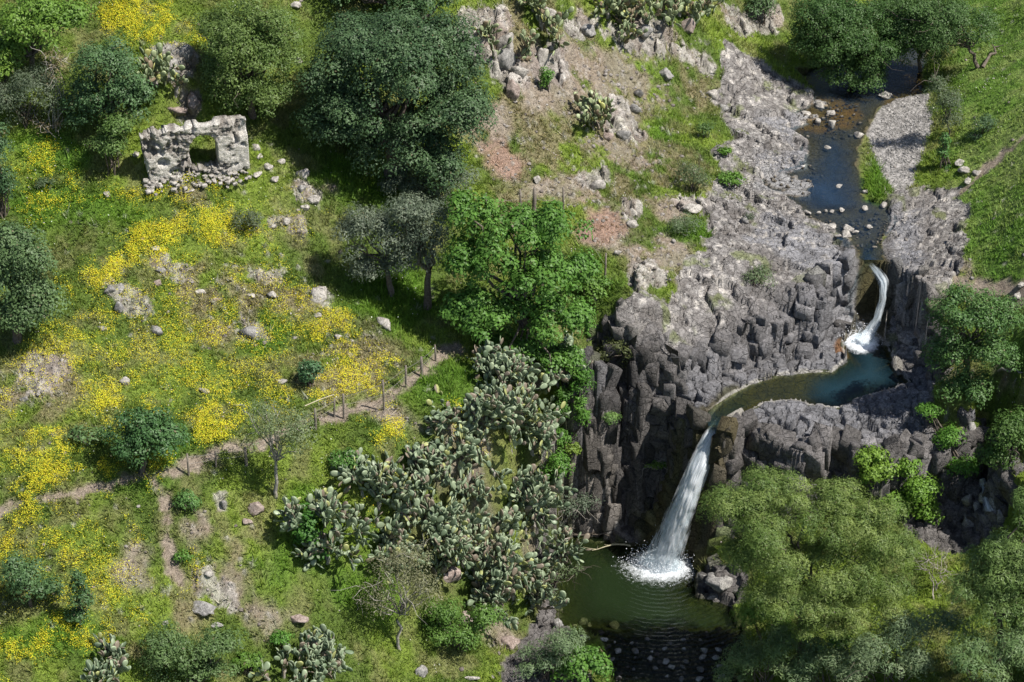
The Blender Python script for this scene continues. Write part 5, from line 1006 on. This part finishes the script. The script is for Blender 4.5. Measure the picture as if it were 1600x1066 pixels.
plant('bush', 'fresh shrub at the top of the shady cleft under the bright green tree', 'bush', 'shrub', [(905,600,20,34),(890,560,24,22)], base=(902,625), seed=91, tint=(.6,1.0,.5))
plant('bush', 'dull green shrub screening the middle of the shady cleft', 'bush', 'shrub', [(872,655,22,32),(880,625,18,22)], base=(872,680), seed=92, tint=(.65,1.0,.6))
plant('bush', 'leafy shrub at the head of the pale slab beside the cactus', 'bush', 'shrub', [(868,735,26,30),(850,760,20,26)], base=(864,755), seed=93, tint=(.7,1.1,.55))
print('leaves', TOTAL[0])

# ---------------------------------------------------------------- prickly pears
pa = np.arange(12)*2*math.pi/12
PADO = np.stack([0*pa, np.sin(pa)*.31*(1-.18*np.cos(pa)), (1-np.cos(pa))*.5], 1)
PADI = PADO.copy(); PADI[:, 1] *= .62; PADI[:, 2] = .5+(PADI[:, 2]-.5)*.66
PADV = np.vstack([PADO, PADI+[.055, 0, 0], PADI-[.055, 0, 0], [[.07, 0, .5]], [[-.07, 0, .5]]])
PF = []
for i in range(12):
    j = (i+1) % 12; PF += [(i, j, 12+j), (i, 12+j, 12+i), (j, i, 24+i), (j, 24+i, 24+j), (12+i, 12+j, 36), (24+j, 24+i, 37)]
PF = np.array(PF)
def unit(v): v = np.array(v, float); return v/(np.linalg.norm(v)+1e-9)
NP_ = [0]
def cactus(label, px, py, wpx, hpx, n, seed, tint=(1, 1, 1), group='prickly pears in the thicket'):
    r = np.random.default_rng(seed*17+3); B = pt(px, py); m_ = mpp(B); root = empty('prickly_pear', B); W = wpx*m_; H = hpx*m_/CP
    pads = []; st_ = []; tb = Tubes()
    nb = max(3, int(W/.42))
    for k in range(nb):
        x_ = B[0]+(k/(nb-1)-.5)*W*1.25+r.normal(0, .1); y_ = B[1]+r.uniform(-.35, .35)*min(W, 1.6); z_ = gz(x_, y_)
        st_.append((np.array([x_, y_, z_-.1]), unit([r.normal(0, .25), r.normal(0, .25)-.1, 1]), r.uniform(0, 3.14), 0))
    i = 0; n = int(n*2.2)
    while len(pads) < n and st_:
        p, d, a, lev = st_.pop(r.integers(0, min(len(st_), 6)) if i % 3 else 0); i += 1
        L = r.uniform(.30, .68)*(1.05 if lev < 2 else .9)
        s0 = unit(np.cross(d, [math.cos(a), math.sin(a), .1])); nrm = unit(np.cross(s0, d)); pads.append((p, d, s0, nrm, L))
        if (p[2]-B[2]) > H or lev > 7: continue
        for _ in range(r.choice([1, 2, 3], p=[.25, .5, .25])):
            t = r.uniform(-1.1, 1.1); q = p+d*L*(.5+.46*math.cos(t))+s0*L*.30*math.sin(t)
            nd = unit(d*math.cos(t)*.9+s0*math.sin(t)*.9+np.array([0, -.05, .35])+r.normal(0, .22, 3)); st_.append((q, nd, a+r.normal(0, 1.0), lev+1))
        if not st_ and len(pads) < n:
            x_ = B[0]+r.uniform(-W, W)*.58; y_ = B[1]+r.uniform(-.4, .4); st_.append((np.array([x_, y_, gz(x_, y_)-.1]), unit([r.normal(0, .3), -.1, 1]), r.uniform(0, 3.14), 0))
    Pp, D, S, Nn, L = (np.array([q[k] for q in pads]) for k in range(5)); m = len(pads); NP_[0] += m
    T = PADV[None]*L[:, None, None]*(1+r.normal(0, .02, (m, 1, 3))*[1, 3, 2])
    V = Pp[:, None]+T[..., 0:1]*Nn[:, None]+T[..., 1:2]*S[:, None]+T[..., 2:3]*D[:, None]
    t = r.random((m, 1)); base = np.array([.095,.140,.080])*(1-t)+np.array([.300,.360,.230])*t; yl = r.random(m) < .07; base[yl] = (.34,.36,.14); old = r.random(m) < .16; base[old] = (.20,.165,.125)
    cc = np.repeat((base*r.uniform(.85, 1.15, (m, 1))*np.array(tint))[:, None], len(PADV), 1)
    mesh_arrays('pads', V.reshape(-1, 3)-np.array(B), (np.arange(m)[:, None, None]*len(PADV)+PF[None]).reshape(-1, 3), M_cactus, parent=root, colr=cc.reshape(-1, 3), smooth=False)
    for k in range(nb):
        if k >= m: break
        a0 = Pp[k]-[0, 0, .3]; a1 = Pp[k]+D[k]*L[k]*.9; tb.add(bend(a0, a1, r, 4, .1), [.13, .11, .09, .06], 7)
    tb.build('stem', M_bark2, root, np.array(B))
    return tag(root, label, 'cactus', group)
for a in [
 ('big blue green prickly pear at the left end of the thicket',528,835,44,62,190),('low prickly pear sprouting at the foot of the leftmost big one',510,880,30,24,60),
 ('tall prickly pear with a shaded left side, second from the left',590,800,34,60,150),('prickly pear topping the left part of the thicket',612,770,26,34,70),
 ('prickly pear in front of the shaded hollow',610,850,34,40,110),('sprawling prickly pear in the middle of the thicket',665,850,40,44,140),
 ('upright prickly pear with many vertical pads under the flowers',705,750,40,52,170),('prickly pear with yellowing pads under the upright one',700,800,36,36,110),
 ('tall blue green prickly pear left of the shady cleft, lowest part',790,760,30,50,140),('prickly pear climbing high left of the shady cleft, middle part',795,690,34,56,190),
 ('prickly pear climbing high left of the shady cleft, top part',785,620,32,44,140),('tangled prickly pear beside the slab',760,800,40,46,150),
 ('pale prickly pear in the sunny gap right of the shady cleft',882,600,16,52,110),('small pale prickly pear under the one in the sunny gap',880,650,16,26,50),
 ('prickly pear rising against the shady cleft, under the tallest one',772,665,24,48,120),('prickly pear at the very top of the thicket beside the grass',775,595,20,40,100),('prickly pear wedged in the cleft, half shaded',815,650,22,50,120),('prickly pear over the cleft at the thicket middle',830,690,22,40,90),('prickly pear at the upper end of the sunny gap',885,570,14,30,50),
 ('prickly pear between the cleft and the slab top',842,715,22,36,90),('prickly pear at the slab foot above the gray straggly bush',835,790,24,40,110),('prickly pear behind the upright one, half covered',735,720,26,36,90),('prickly pear filling the gap in the middle of the thicket',690,855,34,38,120),('prickly pear low on the slope above the shore bush',845,860,22,36,90),('prickly pear just under the bright green tree',815,600,22,34,90),
 ('low prickly pear between the left clump and the upright one',640,810,32,40,100),('prickly pear at the centre front of the thicket',725,860,30,40,110),('prickly pear in the upper middle of the thicket beside the dry grass',745,680,24,40,100),
 ('prickly pear hanging over the left shore of the green pool',820,880,40,40,130),('prickly pear with yellow green pads over the tawny bluff',760,865,40,44,140),
 ('dense prickly pear low in the thicket above the fresh green bush',765,940,42,50,180),('prickly pear at the lower right end of the thicket',815,930,28,40,90),
 ('drooping prickly pear between slab and thicket',740,905,30,36,90),('withered prickly pear left of the tawny bluff',655,895,36,34,90),('thin prickly pear near the half leafless tree',600,895,26,26,50)]:
    cactus(*a, seed=a[1]+a[2])
for a in [
 ('prickly pear at the bottom edge, wide clump left of centre',500,1062,48,52,190),('prickly pear at the bottom edge, left arm of the wide clump',440,1072,36,34,80),
 ('dark prickly pear at the bottom left edge',165,1066,34,40,110)]:
    cactus(*a, seed=a[1]+a[2], group='prickly pears at the bottom edge')
for a in [
 ('prickly pear beside the large block behind the ruin',238,130,14,30,50),('small prickly pear on the rock face behind the ruin',262,142,16,14,34),
 ('prickly pear growing down the leaning crag',780,100,16,26,46),('yellow green prickly pear between the crags',765,68,10,16,24),('prickly pear beside the white lichened rock',855,50,18,22,44),
 ('prickly pear with yellow pads at the top centre',830,20,18,24,44),('prickly pear in the cacti row at the top, left end',965,30,22,30,70),('prickly pear in the cacti row at the top, second from left',1000,28,20,26,64),
 ('prickly pear in the cacti row at the top, third from left',1035,25,20,26,64),('prickly pear in the cacti row at the top, right end',1070,32,20,26,64),('low prickly pear dipping under the cacti row',975,70,16,24,44),
 ('lone prickly pear half way down the upper slope',925,195,24,30,84),('prickly pear tuft near the small river bank bush',1100,22,14,16,30)]:
    cactus(*a, seed=a[1]+a[2], group='prickly pears on the upper crags', tint=(1.1, 1.05, .9))
print('pads', NP_[0])

# ---------------------------------------------------------------- fences
def fence(name, label, posts, rad, wires=2, rail=None, cat='fence'):
    b0 = pt(*posts[0][:2]); root = empty(name, b0); loc = np.array(b0); tops = []; r = np.random.default_rng(len(posts))
    for (bx, by, hp, tk) in posts:
        b = pt(bx, by); h = hp*mpp(b)/CP; t = b+np.array([r.normal(0, .04), r.normal(0, .04), h]); tb = Tubes()
        tb.add([b-[0, 0, .3], b+(t-b)*.5+[.01, 0, 0], t, t+[0, 0, .01]], [rad*tk, rad*tk, rad*tk*.85, .01], 8); tb.build('post', M_wood, root, loc); tops.append((b, t))
    for k in range(wires):
        f = .55+.32*k; tb = Tubes()
        for (a0, a1), (c0, c1) in zip(tops[:-1], tops[1:]):
            p = a0+(a1-a0)*f; q = c0+(c1-c0)*f; m_ = (p+q)/2-[0, 0, .05]; tb.add([p, m_, q], [.009]*3, 4)
        tb.build('wire', M_wire, root, loc)
    if rail:
        tb = Tubes(); p = pt(*rail[0][:2]); q = pt(*rail[1][:2]); p = p+[0, 0, rail[0][2]*mpp(p)/CP]; q = q+[0, 0, rail[1][2]*mpp(q)/CP]
        tb.add([p, (p+q)/2+[0, 0, .04], q], [.035, .03, .025], 8); tb.build('rail', M_pale_wood, root, loc)
    return tag(root, label, cat)
fence('path_fence', 'thin wooden post and wire fence along the path, with one pale rail', [(295,745,36,1),(337,730,26,1),(385,728,30,1.5),(432,700,28,1),(493,673,36,1.4),(522,652,30,1),(537,655,40,1),(600,642,48,1),(634,607,36,1.1),(659,590,32,1.4),(681,566,28,1)], .055, 2, ((478,668,34),(524,652,36)))
fence('upper_fence', 'dark wooden post fence behind the bright green crown', [(760,330,28,1),(813,330,32,1),(834,332,36,2.0),(880,340,46,1),(945,436,38,1)], .06, 1)
# driftwood in the green pool and a fallen branch at the right edge
def branch(name, label, a, b, rad, z0, mat, seed, twigs=4):
    r = np.random.default_rng(seed); p = on_plane(*a, z0+.05) if z0 is not None else pt(*a)+[0, 0, .1]; q = on_plane(*b, z0+.1) if z0 is not None else pt(*b)+[0, 0, .15]
    tb = Tubes(); c = bend(p, q, r, 7, .15); tb.add(c, np.linspace(rad, rad*.35, 7), 7)
    for k in range(twigs): s0 = c[r.integers(2, 6)]; tb.add(bend(s0, s0+np.array([r.uniform(-.9, .9), r.uniform(-.5, .5), r.uniform(0, .35)]), r, 4, .3), [rad*.4, rad*.3, rad*.2, .006], 5)
    o = tb.build(name, mat); return tag(o, label, 'branch')
branch('fallen_branch', 'bleached forked branch floating at the back of the green pool', (985,853), (925,860), .06, LOW, M_pale_wood, 1)
branch('fallen_branch', 'brown branch along the rock at the back of the green pool', (980,847), (895,836), .07, LOW, M_bark, 2, 6)
branch('fallen_branch', 'thin branch dipping from the left shore into the green pool', (890,835), (872,860), .04, LOW, M_bark2, 3, 2)
branch('fallen_branch', 'bare pale log lying on the grass at the right edge', (1560,582), (1598,586), .09, None, M_bark2, 4, 2)
branch('leaning_trunk', 'dark leaning dead trunk on the right bank under the spreading tree', (1535,108), (1560,76), .13, None, M_bark, 5, 2)
